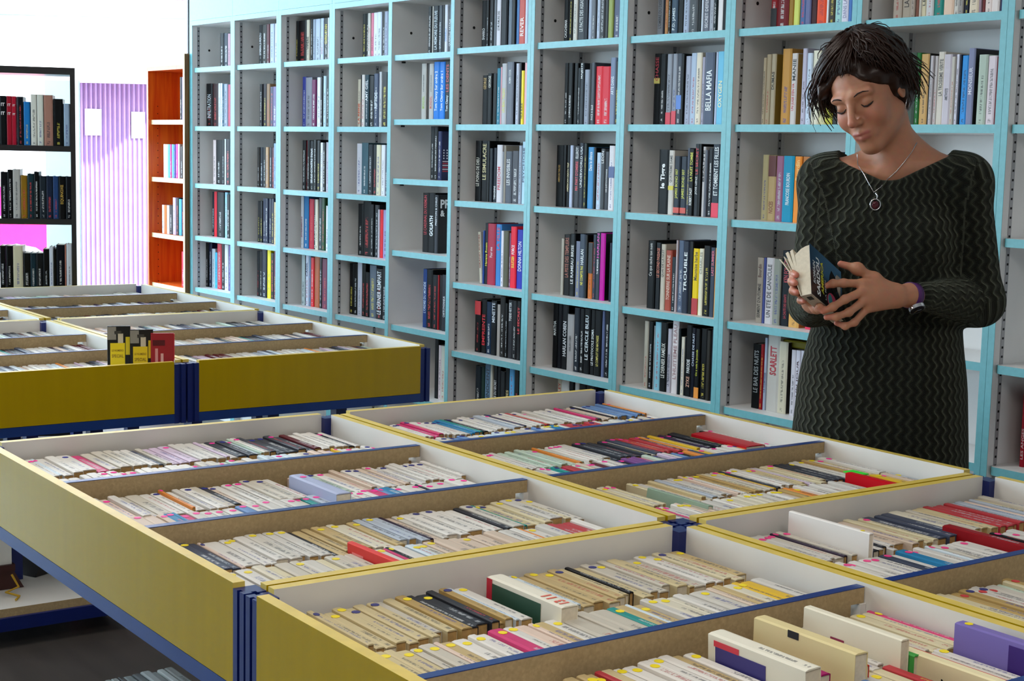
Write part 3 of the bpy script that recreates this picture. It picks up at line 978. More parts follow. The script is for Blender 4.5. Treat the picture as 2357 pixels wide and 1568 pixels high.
def spine_text(s, color, w, h, f0, f1, parent, style=0, y=-.0008):
    v, f, tw, th = text_data(s, style)
    L = (f1 - f0) * h; kx = L / tw; ky = min(.54 * w, max(kx * 1.5, .2 * w)) / th
    b = MB(); hh = th * ky
    b.v = [(w / 2 + hh / 2 - p[1] * ky, y, f0 * h + p[0] * kx) for p in v]; b.f = list(f); b.mi = [0] * len(f); b.uv = [[(0., 0.)] * len(q) for q in f]; b.col = [None] * len(f)
    return b.build('title', m_print, parent, color=color)
LETTER = {}
far = MB(); farp = MB(); farO = SW(0, SU, 0)
cell = None; nbook = 0
def finish_books():
    pass
def parse():
    out = {}; cur = None
    for ln in BOOKS.strip().split('\n'):
        if '|' not in ln and len(ln.split()) == 2: k, rr = ln.split(); cur = out.setdefault(k, [int(rr) / 1000, []]); continue
        main, *t = ln.split('|'); a = main.split(); cur[1].append((int(a[0]) / 1000, int(a[1]) / 1000, int(a[2]) / 1000, a[3], t))
    return out
SHELFNAME = ['top', 'second', 'third', 'fourth', 'fifth', 'sixth']
for k, (rec, rows) in parse().items():
    un = int(k[:-1]); l = 'abcdef'.index(k[-1]); Z = levels(un); z = Z[l] if l < 5 else Z[4] - .29
    if k == '10e': z = Z[4]
    prev = None; cnt = 0
    for j, (s0, s1, h, col, t) in enumerate(rows):
        wd = s1 - s0 - .0006
        side = SIDES.get((k, j))
        h = min(h, (TOPZ if l == 0 else Z[l - 1]) - SH - z - .004) if k != '10e' else h
        if side is not None and prev is not None:
            pw, ph, pd, po = prev
            b = MB(); b.box(pw + .0001, pw + .0009, .003, pd - .002, .002, ph - .002); so = b.build('cover_print', m_any, po, color=col)
            if side == 'flag':
                for q in range(6):
                    b = MB(); b.box(pw + .0009, pw + .0013, .006, .09, .035 + q * .008, .039 + q * .008); b.build('stripe', m_any, so, color='c8b8bc' if q % 2 else 'a82838')
                b = MB()
                for q in range(5):
                    for q2 in range(4): b.disc((pw + .0009, .012 + q * .016, .09 + q2 * .011), .003, 'x', 6, .0004)
                b.build('star', m_any, so, color='e0e0e4', kind='stuff')
            elif side:
                for li, wd_ in enumerate(side.split()):
                    v, f, tw, th = text_data(wd_, 1); b = MB(); kk = (.05 if wd_ in ('Ha', 'PR') else .022) / max(tw, .4)
                    b.v = [(pw + .0014, .012 + p[0] * kk, ph - .055 - li * .034 + p[1] * kk * 1.1) for p in v]; b.f = list(f); b.mi = [0] * len(f); b.uv = [[(0., 0.)] * len(q) for q in f]; b.col = [None] * len(f)
                    b.build('title', m_print, so, color='0c0810' if wd_ == 'Ha' else 'e0e0e0')
            prev = None; continue
        d = .145 + rnd.uniform(-.006, .006); d = min(d, DEP - rec - .002); dy = rnd.uniform(-.003, .003)
        titled = [x for x in t if x and not x.startswith(';')]
        if un <= 3:
            c = ink(col); off = (s0, rec + dy, z)
            book_mesh(wd, h, d, col=c, b=far, off=off, rv=rnd.random()); page_box(farp, wd, h, d, off=off, col=(*lin('b8a888'), 1))
            for x in titled:
                tx, tc, f0, f1 = x.split(';')[:4]
                v, f, tw, th = text_data(tx); kx = (float(f1) - float(f0)) * h / tw; ky = .6 * wd / th; nb = len(far.v)
                far.v += [(s0 + wd * .8 - p[1] * ky, rec + dy - .0008, z + float(f0) * h + p[0] * kx) for p in v]
                for q in f: far.f.append(tuple(i + nb for i in q)); far.mi.append(0); far.uv.append([(0., 0.)] * len(q)); far.col.append((*lin(tc), .5))
            continue
        cnt += 1; nbook += 1
        b = book_mesh(wd, h, d)
        o = b.build('book', m_coverp if (t and not titled) else m_cover, color=col)
        o.location = SW(s0, SU + rec + dy, z + .0003); o.rotation_euler = (0, 0, ROT_S)
        if k == '5d' and j == 0: o.rotation_euler = (Matrix.Rotation(ROT_S, 3, 'Z') @ Matrix.Rotation(R(-5), 3, 'Y')).to_euler(); o.location += Vector((0, 0, .0006))
        b = MB(); page_box(b, wd, h, d); b.build('page_block', m_paper, o)
        tint = None
        for x in titled:
            q = x.split(';'); spine_text(q[0], q[1], wd, h, float(q[2]), float(q[3]), o, 1 if len(q) > 4 else 0); tint = tint or q[1]
        if (k, j) in BANDS:
            f0, f1, bc = BANDS[(k, j)]; b = MB(); b.box(.0004, wd - .0004, -.0006, .0016, f0 * h + .0005, f1 * h - .0005); b.build('spine_band', m_any, o, color=bc)
        lab = f'{cname(col)} book'
        if tint: lab += f' with {cname(tint)} lettering'
        tag(o, f'{lab}, {ordn(cnt)} from left, {SHELFNAME[l]} shelf, {UN[un]} bookcase from window', 'book', f'books on the {SHELFNAME[l]} shelf of the {UN[un]} bookcase')
        prev = (wd, h, d, o)
o = far.build('far_books', m_coverv); o.location = farO; o.rotation_euler = (0, 0, ROT_S)
tag(o, 'mostly dark books filling the four bookcases nearest the window', 'books', kind='stuff')
farp.build('page_block', m_coverpl, o, kind='stuff')
# one olive book lies flat on top of the others on the fifth shelf of the ninth bookcase
b = book_mesh(.022, .2, .14); o = b.build('book', m_cover, color='6a6214'); b = MB(); page_box(b, .022, .2, .14); b.build('page_block', m_paper, o)
o.matrix_world = Matrix.Translation(SW(-3.385, SU + .09, Z5[4] + .2125)) @ Matrix.Rotation(ROT_S, 4, 'Z') @ Matrix.Rotation(R(90), 4, 'Y') @ Matrix.Translation((-.022, 0, 0))
tag(o, 'olive book lying flat on the white books behind the woman', 'book')
# the tops of books on the sixth shelf, just above the rims of the far bins, in the third bookcase
for j, (s0, wd, c) in enumerate(((-6.46, .03, 'c8c4b4'), (-6.43, .022, 'd8d4c8'), (-6.40, .03, '1a1a1c'), (-6.365, .02, 'd0d0d0'), (-6.34, .035, '16161a'))):
    pass

# ------------------------------------------------------------------ black bookcase in front of the window
BX0, BX1, BY, BT = -2.95, -2.043, 7.19, 1.755
BROT = R(12); bc = empty('black_bookcase', (BX1, BY, 0), BROT); tag(bc, 'black open-backed bookcase standing in front of the bright window', 'bookcase')
D = .24; BX0 -= BX1; xi0, xi1 = BX0 + .03, -.022
def BWp(x, y, z): return Vector((BX1, BY, z)) + Matrix.Rotation(BROT, 3, 'Z') @ Vector((x, y, 0))
for x0, x1 in ((BX0, xi0), (xi1, 0)):
    b = MB(); b.box(x0, x1, 0, D, 0, BT); b.build('side_panel', m_blackwood, bc)
b = MB(); b.box(xi0, xi1, 0, D, BT - .032, BT); b.build('top_board', m_blackwood, bc)
SHB = [1.396, 1.058, .715, .37, .06]
for z in SHB:
    b = MB(); b.box(xi0, xi1, .004, D, z - .026, z); b.build('shelf', m_blackwood, bc)
def px2x(p, sc, off=0): return ((p / sc + off - 1178.5) / 3546.5 * (BY + .03) - BX1) / math.cos(BROT) * .97 + .012
BC1 = '-40 12 500 1a1416|15 100 490 14181c;IT|106 175 490 a01428;IT|176 230 492 b01830;IT|245 325 495 16202a;|330 412 560 1c74b8;|425 502 458 dcd8cc;|508 590 458 dad8cc;|598 716 462 a87868;|726 850 510 16191c;|862 940 572 a0b4cc;'
BC2 = '5 50 45 10131a;|52 86 30 0e1014;|88 138 25 b0aca8;|142 185 68 8a6414;|187 230 55 1e3a44;|232 266 40 0e1014;|270 313 70 28323c;|316 360 70 1c2a44;|362 399 70 24406e;|402 446 70 121316;EQUINOXE|450 490 70 141a26;'
BC3 = '-8 28 540 101216;|35 78 540 0d0f12;|82 148 540 c8c0a4;|152 198 590 161a18;|200 238 590 183440;|240 286 590 1c2026;|288 328 560 0f1013;|330 358 545 ccd0dc;|360 376 560 1c1a16|378 435 530 101424;|437 447 530 b87868|448 490 525 d0d4dc;'
for r_, (dat, scl, base, z) in enumerate(((BC1, 6.03, 1150, SHB[0]), (BC2, 3.09, 370, SHB[1]), (BC3, 3.09, 866, SHB[2]))):
    for j, it in enumerate(dat.split('|')):
        a, *ti = it.split(';'); q = a.split(); x0, x1 = px2x(float(q[0]), scl), px2x(float(q[1]), scl); h = (base - float(q[2])) / scl / 3546.5 * (BY + .03)
        wd = x1 - x0 - .0008; h = min(h, .29)
        o = book_mesh(wd, h, .14).build('book', m_coverp if (ti and not ti[0]) else m_cover, color=q[3]); o.location = BWp(x0, .03, z + .0003); o.rotation_euler = (0, 0, BROT)
        b = MB(); page_box(b, wd, h, .14); b.build('page_block', m_paper, o)
        if ti and ti[0]:
            if ti[0] == 'IT':
                for f0 in (.68, .86):
                    v, f, tw, th = text_data('IT', 1); kk = wd * .6 / tw; b = MB(); b.v = [(wd * .2 + p[0] * kk, -.0008, h * f0 - .015 + p[1] * kk) for p in v]; b.f = list(f); b.mi = [0] * len(f); b.uv = [[(0., 0.)] * len(qq) for qq in f]; b.col = [None] * len(f); b.build('title', m_print, o, color='e0d8d8')
            else: spine_text(ti[0], 'c8a040', wd, h, .35, .8, o)
        tag(o, f'{cname(q[3])} book, {ordn(j + 1)} from left on the {("top", "middle", "lowest visible")[r_]} shelf of the black bookcase', 'book', 'books in the black bookcase')
b = MB(); b.box(0, .15, 0, .02, 0, 1.722); b.box(-.03, .18, -.12, .14, 0, .02)
k = N('milky_acrylic'); t1 = k.add('ShaderNodeBsdfTranslucent'); t1.inputs[0].default_value = (.8, .9, .92, 1); t2 = k.add('ShaderNodeMixShader'); t2.inputs[0].default_value = .55
k.b.inputs['Base Color'].default_value = (.85, .9, .92, 1); k.link(k.b.outputs[0], t2.inputs[1]); k.link(t1.outputs[0], t2.inputs[2]); k.link(t2.outputs[0], k.n['Material Output'].inputs['Surface']); m_acryl = k.m
o = empty('display_board', (-2.325, 7.66, 0)); b = MB(); b.box(0, .17, 0, .012, .02, 1.715); b.build('board', m_acryl, o); b = MB(); b.box(-.0, .17, -.1, .12, 0, .02); b.build('foot', m_metal, o)
tag(o, 'narrow white upright board standing behind the black bookcase', 'board')

# ------------------------------------------------------------------ orange wooden bookcase in the corner
oc = empty('wooden_bookcase', SW(0, 3.492, 0), ROT_S); tag(oc, 'orange wooden bookcase in the corner between window and turquoise shelves', 'bookcase')
OX0, OX1, OD = -8.03, -7.518, .29
b = MB(); b.box(OX0, OX0 + .02, 0, OD, 0, 1.83); b.build('side_panel', m_orange, oc)
b = MB(); b.box(OX1 - .02, OX1, -.012, OD, 0, 1.885); o = b.build('side_panel', m_brown, oc, label='taller brown end panel')
b = MB(); b.box(OX1 - .0205, OX1 - .02 + .019, -.0135, -.012, 0, 1.884); b.build('edge_band', m_lit_edge, o)  # pale strip standing in for light on the panel's front edge
b = MB(); b.box(OX0 + .02, OX1 - .02, OD - .008, OD, 0, 1.83); b.build('back_panel', m_orange, oc)
b = MB(); b.box(OX0 + .02, OX1 - .0205, 0, OD - .008, 1.808, 1.83); b.build('top_board', m_orange, oc)
OZ = [1.545, 1.235, .93, .655, .35, .08]
for z in OZ:
    b = MB(); b.box(OX0 + .0205, OX1 - .0205, .02, OD - .009, z - .024, z); s_ = b.build('shelf', m_orange, oc)
    b = MB(); b.box(OX0 + .0205, OX1 - .0205, .0175, .02, z - .0242, z + .0002); b.build('edge_band', m_lit_edge, s_)  # pale strip standing in for light on the shelf front
b = MB()
for j in range(34): b.disc((OX0 + .0201, .055, .3 + j * .04), .003, 'x', 6, .0006)
b.build('peg_hole', m_dark, oc, kind='stuff')
def osx(p): return -(8.032 - (p - 340) * .00554) * 1.008
ORB = [(0, '411 415.5 .225 1a1420|415.5 420.5 .225 a88cc0'), (1, '373 378 .18 e4dce4|378 383 .18 e8d8e0|383 388 .18 58c0dc|388 392 .18 d01878|392 397 .18 60bcd8|397 401 .18 203a90|401 406 .182 d83098|406 410 .182 dcd8e0|411 418 .17 30140c'),
       (2, '369 374 .155 d8d4dc|374 380 .155 c86a18|380 386 .155 d8ccd8|386 394 .156 16161c|394 401 .2 c0a8d0|401 408 .2 141018|408 414 .195 40a8d0|414 420 .195 14143a'), (3, '413.5 420.5 .19 c8143c')]
for l, dat in ORB:
    for j, it in enumerate(dat.split('|')):
        q = it.split(); x0, x1 = osx(float(q[0])), osx(float(q[1])); wd = x1 - x0 - .001; h = float(q[2])
        o = book_mesh(wd, h, .15).build('book', m_coverp, color=q[3]); o.location = SW(x0, 3.535, OZ[l] + .0003); o.rotation_euler = (0, 0, ROT_S)
        b = MB(); page_box(b, wd, h, .15); b.build('page_block', m_paper, o)
        tag(o, f'{cname(q[3])} book, {ordn(j + 1)} from left on the {SHELFNAME[l]} shelf of the orange wooden bookcase', 'book', 'books in the orange wooden bookcase')

# ------------------------------------------------------------------ the bins of paperbacks
RZ = .784
def make_bin(u0, u1, v0, v1, label, legs=True, lower=False):
    W, D = u1 - u0, v1 - v0; H = .155; P = .036; T = .019
    o = empty('book_bin', TW(u0, v0, 0), ROT_T); tag(o, label, 'display bin', 'yellow bins of second-hand paperbacks')
    zb = RZ - H
    for nm, bx, fc in (('front_panel', (P, W - P, 0, T), {'y-': 1, 'y+': 0, 'z+': 2}), ('back_panel', (P, W - P, D - T, D), {'y+': 1, 'y-': 0, 'z+': 2}),
                       ('side_panel', (0, T, P, D - P), {'x-': 1, 'x+': 0, 'z+': 2}), ('side_panel', (W - T, W, P, D - P), {'x+': 1, 'x-': 0, 'z+': 2})):
        b = MB(); b.box(*bx, zb, RZ, faces=fc, mi=2); b.build(nm, [m_white, m_yellow, m_rim], o)
    g, gw = .006, .004
    prof = [(0, 0), (P / 2 - gw, 0), (P / 2 - gw, g), (P / 2 + gw, g), (P / 2 + gw, 0), (P, 0), (P, P), (0, P), (0, P / 2 + gw), (g, P / 2 + gw), (g, P / 2 - gw), (0, P / 2 - gw)]
    for sx in (0, 1):
        for sy in (0, 1):
            pr = [((W - x) if sx else x, (D - y) if sy else y) for x, y in prof]
            if sx != sy: pr = pr[::-1]
            b = MB(); b.prism(pr, zb - .029, RZ - .008, 'z'); b.build('corner_post', m_blue, o)
    for x0, x1, y0, y1 in ((P, W - P, 0, .03), (P, W - P, D - .03, D), (0, .03, P, D - P), (W - .03, W, P, D - P)):
        b = MB(); b.box(x0, x1, y0, y1, zb - .028, zb - .001); b.build('bottom_rail', m_rail, o)
    for lx in (W * .5, W * .8):
        for ly in (D * .25, D * .75):
            b = MB(); b.box(lx - .02, lx + .02, ly - .02, ly + .02, 0, zb - .0005); b.build('leg', m_blue, o)
    b = MB(); b.box(T + .0005, W - T - .0005, T + .0005, D - T - .0005, zb + .0002, zb + .008); b.build('floor_board', m_white, o)
    for dd in (.441, .842):
        y0 = D - dd; zt = RZ - .006; a, c = T + .002, W - T - .002; n, hh = .028, .024
        b = MB(); b.prism([(a + n, zb + .0085), (c - n, zb + .0085), (c - n, zt - hh), (c, zt - hh), (c, zt), (a, zt), (a, zt - hh), (a + n, zt - hh)], y0, y0 + .016, 'y'); d = b.build('divider', m_chip, o)
        b = MB(); b.box(a, c, y0 - .0002, y0 + .0162, zt, zt + .0012); b.build('edge_band', m_rail, d)
        for x0, x1 in ((T + .0006, T + .012), (W - T - .012, W - T - .0006)):
            b = MB(); b.box(x0, x1, y0 - .003, y0 + .019, zt - hh - .03, zt - hh - .0005); b.build('divider_clip', m_white, o)
    if lower:
        b = MB(); b.box(.037, W - .037, .012, D - .012, .088, .112, faces={'y-': 1, 'x-': 1, 'x+': 1}); b.build('lower_shelf', [m_white, m_chip], o)
        for x0, x1, y0, y1 in ((P, W - P, 0, .03), (P, W - P, D - .03, D)):
            b = MB(); b.box(x0, x1, y0, y1, .05, .0878); b.build('lower_rail', m_blue, o)
    return o
BINS = dict(A=(.945, 1.778, 1.983, 3.25), B=(1.784, 2.615, 1.983, 3.25), C=(.945, 1.778, .72, 1.977), D=(1.784, 2.615, .72, 1.977),
            FR=(1.830, 2.675, 4.222, 5.44), FL=(.985, 1.824, 4.222, 5.44), FR2=(1.830, 2.675, 5.446, 6.68), FL2=(.985, 1.824, 5.446, 6.68))
LBL = dict(A='yellow book bin on the aisle side of the near table, pink-stickered paperbacks', B='yellow book bin of the near table in front of the woman', C='nearest yellow book bin, full of cream paperbacks with yellow stickers',
           D='yellow book bin at the near corner below the woman, on the right', FR='yellow book bin of the far table beside the turquoise bookcases, front panel showing', FL='yellow book bin of the far table with three magazines standing up',
           FR2='rear yellow book bin of the far table, nearest the orange bookcase', FL2='rear yellow book bin of the far table below the black bookcase')
for k, q in BINS.items(): make_bin(*q, LBL[k], lower=k in ('FL', 'FR', 'A', 'C'))

def pb_mesh(t, L, H, b=None, xf=None, col=None, rv=.5):
    """paperback standing on its fore-edge: x thickness, y along the spine, z up; the spine is on top"""
    c = .0007; b = b or MB(); n0 = len(b.v); f0 = len(b.f)
    prof = [(0, 0), (c, 0), (c, H - .0022), (t - c, H - .0022), (t - c, 0), (t, 0), (t, H - .0014), (t * .8, H), (t * .2, H), (0, H - .0014)]
    b.prism(prof, 0, L, 'y', col=(*col, rv) if col else None)
    xs = [0, .2, .8, 1]
    for q in range(3):                 # sides 6, 7, 8 of the outline are the spine, running from +x to -x
        j = f0 + 2 + 6 + q; a, e = 1 - xs[q], 1 - xs[q + 1]
        b.uv[j] = [(a, 1.0), (e, 1.0), (e, 0.0), (a, 0.0)]
    if xf: b.v[n0:] = [xf(p) for p in b.v[n0:]]
    return b
def fix_uv(b): return b
PAL = dict(
    white=[('d2cdc6', 7), ('c8c3bc', 5), ('dad5ce', 4), ('c2baac', 3), ('ccb8a6', 2), ('aeb6c2', 1)],
    dark=[('3a3c44', 3), ('24242a', 2), ('5a1c24', 2), ('444a5c', 2), ('3a2a44', 1)],
    colour=[('b03a40', 2), ('2c7aa8', 2), ('d8863c', 2), ('2c8c88', 2), ('c83c70', 2), ('7a4a86', 1), ('d8b030', 1), ('6a8ab8', 2)],
    cream=[('c8b78e', 6), ('bda678', 5), ('cfc3a2', 5), ('d2cab6', 4), ('b0945e', 2), ('c8c2b8', 3)],
    pale=[('c8d4dc', 2), ('d8c0b0', 2), ('b8c8b8', 1), ('c8b4c8', 1)])
def pick(r, mixw):
    keys = list(mixw); x = r.random() * sum(mixw.values()); 
    for k in keys:
        x -= mixw[k]
        if x <= 0: break
    p = PAL[k]; x = r.random() * sum(q[1] for q in p)
    for c, wt in p:
        x -= wt
        if x <= 0: break
    return c
# rows: (bin, compartment, row) -> mixture over the first / last part of the row, thickness range, sticker colour
ROWS = {
    ('A', 0, 0): ((dict(white=8, dark=1.6, colour=.5), dict(white=6, pale=3, colour=.7, dark=.4)), (.013, .026), 'ee3c96', '3a3c8c'),
    ('A', 0, 1): ((dict(white=9, pale=1), dict(white=6, pale=3, colour=1)), (.012, .024), 'ee3c96', '3a3c8c'),
    ('A', 1, 0): ((dict(white=9, dark=.6, pale=1), dict(white=9, dark=.4, pale=1)), (.012, .022), '34367a', 'ee3c96'),
    ('A', 1, 1): ((dict(white=5, colour=4), dict(white=9, colour=.8)), (.013, .028), 'ee3c96', 'ee3c96'),
    ('A', 2, 0): ((dict(cream=6, white=4, dark=.5), dict(cream=7, white=3, dark=.5)), (.011, .026), 'e8d020', '34367a'),
    ('A', 2, 1): ((dict(white=5, cream=4, pale=1), dict(white=6, cream=3, colour=1)), (.012, .03), 'e8d020', 'e8d020'),
    ('B', 0, 0): ((dict(white=9, cream=2, colour=.4), dict(white=6, colour=2.5, dark=1.5)), (.008, .016), '34367a', 'ee3c96'),
    ('B', 0, 1): ((dict(white=8, pale=2, colour=.6), dict(white=7, colour=2)), (.010, .02), '34367a', 'e8d020'),
    ('B', 1, 0): ((dict(white=10, pale=1), dict(white=6, dark=2, colour=2)), (.009, .018), 'ee3c96', '34367a'),
    ('B', 1, 1): ((dict(white=7, pale=2, colour=1), dict(white=4, dark=5, colour=1)), (.010, .02), 'ee3c96', '34367a'),
    ('B', 2, 0): ((dict(cream=6, white=5), dict(white=5, cream=4, dark=1.5, colour=1)), (.009, .018), 'e8d020', 'ee3c96'),
    ('B', 2, 1): ((dict(white=8, cream=2), dict(white=7, colour=2, cream=2)), (.010, .02), 'e8d020', 'ee3c96'),
    ('C', 0, 0): ((dict(cream=7, white=3, dark=1, colour=1), dict(cream=9, white=2, colour=.6)), (.010, .024), 'f0d818', '34367a'),
    ('C', 0, 1): ((dict(white=6, cream=3, pale=1, colour=1), dict(cream=6, white=4, pale=1, colour=.8)), (.012, .026), 'f0d818', 'f0d818'),
    ('C', 1, 0): ((dict(cream=8, white=3, colour=.6), dict(cream=7, white=3, colour=.7)), (.010, .024), 'f0d818', '34367a'),
    ('C', 1, 1): ((dict(cream=6, pale=2, colour=2, white=2), dict(cream=7, white=3, colour=.5)), (.012, .026), 'f0d818', 'f0d818'),
    ('D', 0, 0): ((dict(dark=5, white=3, colour=1), dict(white=7, cream=5, dark=1)), (.012, .024), 'ee3c86', 'ee3c86'),
    ('D', 0, 1): ((dict(white=8, dark=1), dict(dark=5, white=3, colour=2)), (.012, .024), 'ee3c86', 'ee3c86'),
    ('D', 1, 0): ((dict(cream=8, white=3, colour=1), dict(cream=8, white=3)), (.010, .022), 'c83c40', '34367a'),
    ('D', 1, 1): ((dict(cream=8, white=3), dict(cream=8, white=3)), (.010, .022), 'f0d818', '34367a'),
}
for k in ('FR', 'FL', 'FR2', 'FL2'):
    for c in range(3):
        for r in range(2): ROWS[(k, c, r)] = ((dict(white=8, dark=3, pale=2), dict(white=7, dark=4, pale=2)), (.012, .024), 'ee3c96', '34367a')
YC = [(.040, .248), (.462, .644), (.862, 1.052)]        # distance of the far end of each row from the back of its bin
from bpy_extras.object_utils import world_to_camera_view
bpy.context.view_layer.update()
sc.render.resolution_x, sc.render.resolution_y = 2357, 1568
SKIP = {('A', 1, 0): [(1.39, 1.425)], ('C', 0, 0): [(1.31, 1.348)], ('D', 0, 0): [(1.99, 2.005)], ('A', 2, 1): [(1.25, 1.285)], ('C', 1, 0): [(1.40, 1.44), (1.478, 1.51), (1.585, 1.605)], ('C', 1, 1): [(1.61, 1.635), (1.70, 1.727)],
        ('B', 1, 0): [(2.48, 2.56)], ('B', 2, 0): [(1.965, 1.99)], ('B', 2, 1): [(2.44, 2.47)], ('D', 0, 1): [(2.25, 2.28)], ('FL', 2, 1): [(1.62, 1.80)]}
recs = []
for (k, c, r), (mixes, (t0, t1), st1, st2) in ROWS.items():
    rr = random.Random(hash((k.encode()[0] * 7 + len(k) * 131, c, r)) & 0xffff)
    u0, u1, v0, v1 = BINS[k]; x = u0 + .021; n = 0; run = None
    while True:
        t = rr.uniform(t0, t1)
        thin = rr.random() < .08
        if thin: t = rr.uniform(.006, .010)
        elif rr.random() < .12: t *= 1.5
        if x + t > u1 - .022: break
        sk = next((s for s in SKIP.get((k, c, r), ()) if x < s[1] and x + t > s[0]), None)
        if sk: x = sk[1] + .001; continue
        fr = (x - u0) / (u1 - u0)
        if run and rr.random() < .35: col = run
        else: col = pick(rr, mixes[0] if rr.random() > fr * 1.3 - .15 else mixes[1])
        if thin: col = pick(rr, dict(colour=1.6, dark=.7, pale=2))
        else: run = col
        L = rr.choice((.178, .178, .178, .165, .180, .183)) ; H = .11 + rr.uniform(-.004, .003)
        yfar = v1 - YC[c][r] + rr.uniform(-.004, .006); y = yfar - L
        if c == 2 and y < v0 + .021: y = v0 + .021 + rr.uniform(0, .002)
        st = (st1 if rr.random() < .7 else st2) if rr.random() < (.5 if k in 'CD' else .42) else None
        if r == 1 and k == 'A' and c == 1: st = st1 if rr.random() < .85 else None
        n += 1
        recs.append(dict(k=k, c=c, r=r, n=n, x=x, y=y, t=t - .0008, L=L, H=H, col=col, st=st, st2=rr.random() < .12, rv=rr.random()))
        x += t + (.004 if rr.random() < .03 else 0)
zf = RZ - .155 + .0083
for q in recs:
    p = TW(q['x'] + q['t'] / 2, q['y'] + q['L'] / 2, zf + q['H']); ndc = world_to_camera_view(sc, cam, p)
    q['in'] = -.03 < ndc.x < 1.03 and -.03 < ndc.y < 1.02; q['d'] = (p - Vector((0, 0, HC))).length
cand = sorted([q for q in recs if q['in'] and q['k'] in 'ABCD'], key=lambda q: q['d'])
indiv = set(id(q) for q in cand[:296])
BN = dict(A='aisle bin', B='back bin', C='nearest bin', D='right bin')
CN = ['rear', 'middle', 'front']
stuff = MB(); stuffp = MB(); stuffs = MB()
_o0 = TW(0, 0, 0)
def sticker_mesh(q, b, off=(0, 0, 0), col=None):
    rad = min(.0068, q['t'] * .48); fy = q['L'] * (.86 + .08 * q['rv'])
    b.disc((off[0] + q['t'] / 2, off[1] + fy, off[2] + q['H'] + .0002), .0072, 'z', 9, .0004, rx=rad)
    if col:
        for i in range(len(b.col)):
            if b.col[i] is None: b.col[i] = col
for q in recs:
    if not q['in']: continue
    if id(q) in indiv:
        o = pb_mesh(q['t'], q['L'], q['H']).build('paperback', m_pb, color=q['col']); o.location = TW(q['x'], q['y'], zf); o.rotation_euler = (0, 0, ROT_T)
        b = MB(); b.box(.0008, q['t'] - .0008, .0012, q['L'] - .0012, .0004, q['H'] - .003); b.build('page_block', m_oldpaper if rnd.random() < .7 else m_paper, o)
        lab = cname(q['col']) + ' paperback'
        if q['st']:
            b = MB(); sticker_mesh(q, b); b.build('sticker', m_any, o, color=q['st']); lab += f" with {'pink' if q['st'] in ('ee3c96', 'ee3c86') else cname(q['st']).replace('dark ', '')} dot"
        tag(o, f"{lab}, {ordn(q['n'])} from left, {('back', 'front')[q['r']]} row, {CN[q['c']]} of {BN[q['k']]}", 'book', f"paperbacks in the {('back', 'front')[q['r']]} row, {CN[q['c']]} part, {BN[q['k']]}")
    else:
        off = (q['x'], q['y'], zf); c = lin(q['col'])
        pb_mesh(q['t'], q['L'], q['H'], stuff, lambda p, o=off: (p[0] + o[0], p[1] + o[1], p[2] + o[2]), c, q['rv'])
        stuffp.box(off[0] + .0008, off[0] + q['t'] - .0008, off[1] + .0012, off[1] + q['L'] - .0012, off[2] + .0004, off[2] + q['H'] - .003)
        if q['st'] and q['k'] in 'AB': sticker_mesh(q, stuffs, off, (*lin(q['st']), 1))
so = stuff.build('far_paperbacks', m_coverv); so.rotation_euler = (0, 0, ROT_T)
tag(so, 'close-packed paperbacks, spines up, in the bins further back', 'books', kind='stuff')
stuffp.build('page_block', m_oldpaper, so, kind='stuff'); stuffs.build('sticker', m_coverpl, so, kind='stuff')

# ---- books that stand out of the rows
def special(x, y, col, t, L, H, label, lift=0.0, tiltx=0.0, yaw=0.0, side=None, plain=False, page=None):
    o = pb_mesh(t, L, H).build('paperback', m_cover if plain else m_pb, color=col)
    o.matrix_world = Matrix.Translation(TW(x, y, zf + lift)) @ Matrix.Rotation(ROT_T + yaw, 4, 'Z') @ Matrix.Rotation(tiltx, 4, 'Y')
    b = MB(); b.box(.0008, t - .0008, .0012, L - .0012, .0004, H - .003); b.build('page_block', page or m_paper, o)
    tag(o, label, 'book'); return o
def patch(o, part, x, y0, y1, z0, z1, col, th=.0006):
    b = MB(); b.box(x - th, x, y0, y1, z0, z1); return b.build(part, m_any, o, color=col)
def top_text(o, s, col, t, H, y0, y1, style=0, rev=False):
    """letters along the spine of a spine-up book, reading towards +y"""
    v, f, tw, th = text_data(s, style); kx = (y1 - y0) / tw; ky = .62 * t / th; b = MB()
    b.v = [(t * .81 - p[1] * ky, y0 + p[0] * kx, H + .0006) for p in v]; b.f = list(f); b.mi = [0] * len(f); b.uv = [[(0., 0.)] * len(q) for q in f]; b.col = [None] * len(f)
    b.build('title', m_print, o, color=col)
o = special(1.392, 2.52, 'aab0cc', .032, .195, .13, 'thick grey-lilac book raised above the middle row of the aisle-side bin', .001, plain=True)
b = MB(); b.disc((.016, .165, .1302), .007, 'z', 9, .0004); b.build('sticker', m_any, o, color='ee3c96')
o = special(1.262, 2.05, 'd8413c', .012, .17, .122, 'red book leaning out of the front row of the aisle-side bin', .002, tiltx=R(-4), yaw=R(2), plain=True)
patch(o, 'title_block', -.0002, .12, .155, .085, .108, 'e8807c')
o = special(1.316, 1.712, 'e4ddcc', .030, .19, .128, 'thick white-spined boxed book with dark green side and red end, nearest bin', .004, plain=True)
patch(o, 'side_print', -.0003, .05, .175, .06, .12, '2c5440'); patch(o, 'red_end', -.0003, .176, .19, .03, .126, 'c01c34')
b = MB(); b.box(.001, .029, .1903, .1912, .01, .125); b.build('red_end', m_any, o, color='c01c34')
for i, tx in enumerate(('13', '11')): top_text(o, tx, 'e0604c', .030, .128, .012 + i * .03, .03 + i * .03, 1)
o = special(1.990, 1.735, 'e8e2dc', .011, .19, .150, 'tall white booklet standing above the dark books in the bin below the woman', .0005, plain=True)
b = MB(); b.disc((.0055, .02, .1502), .004, 'z', 8, .0004); b.build('sticker', m_any, o, color='e8d020')
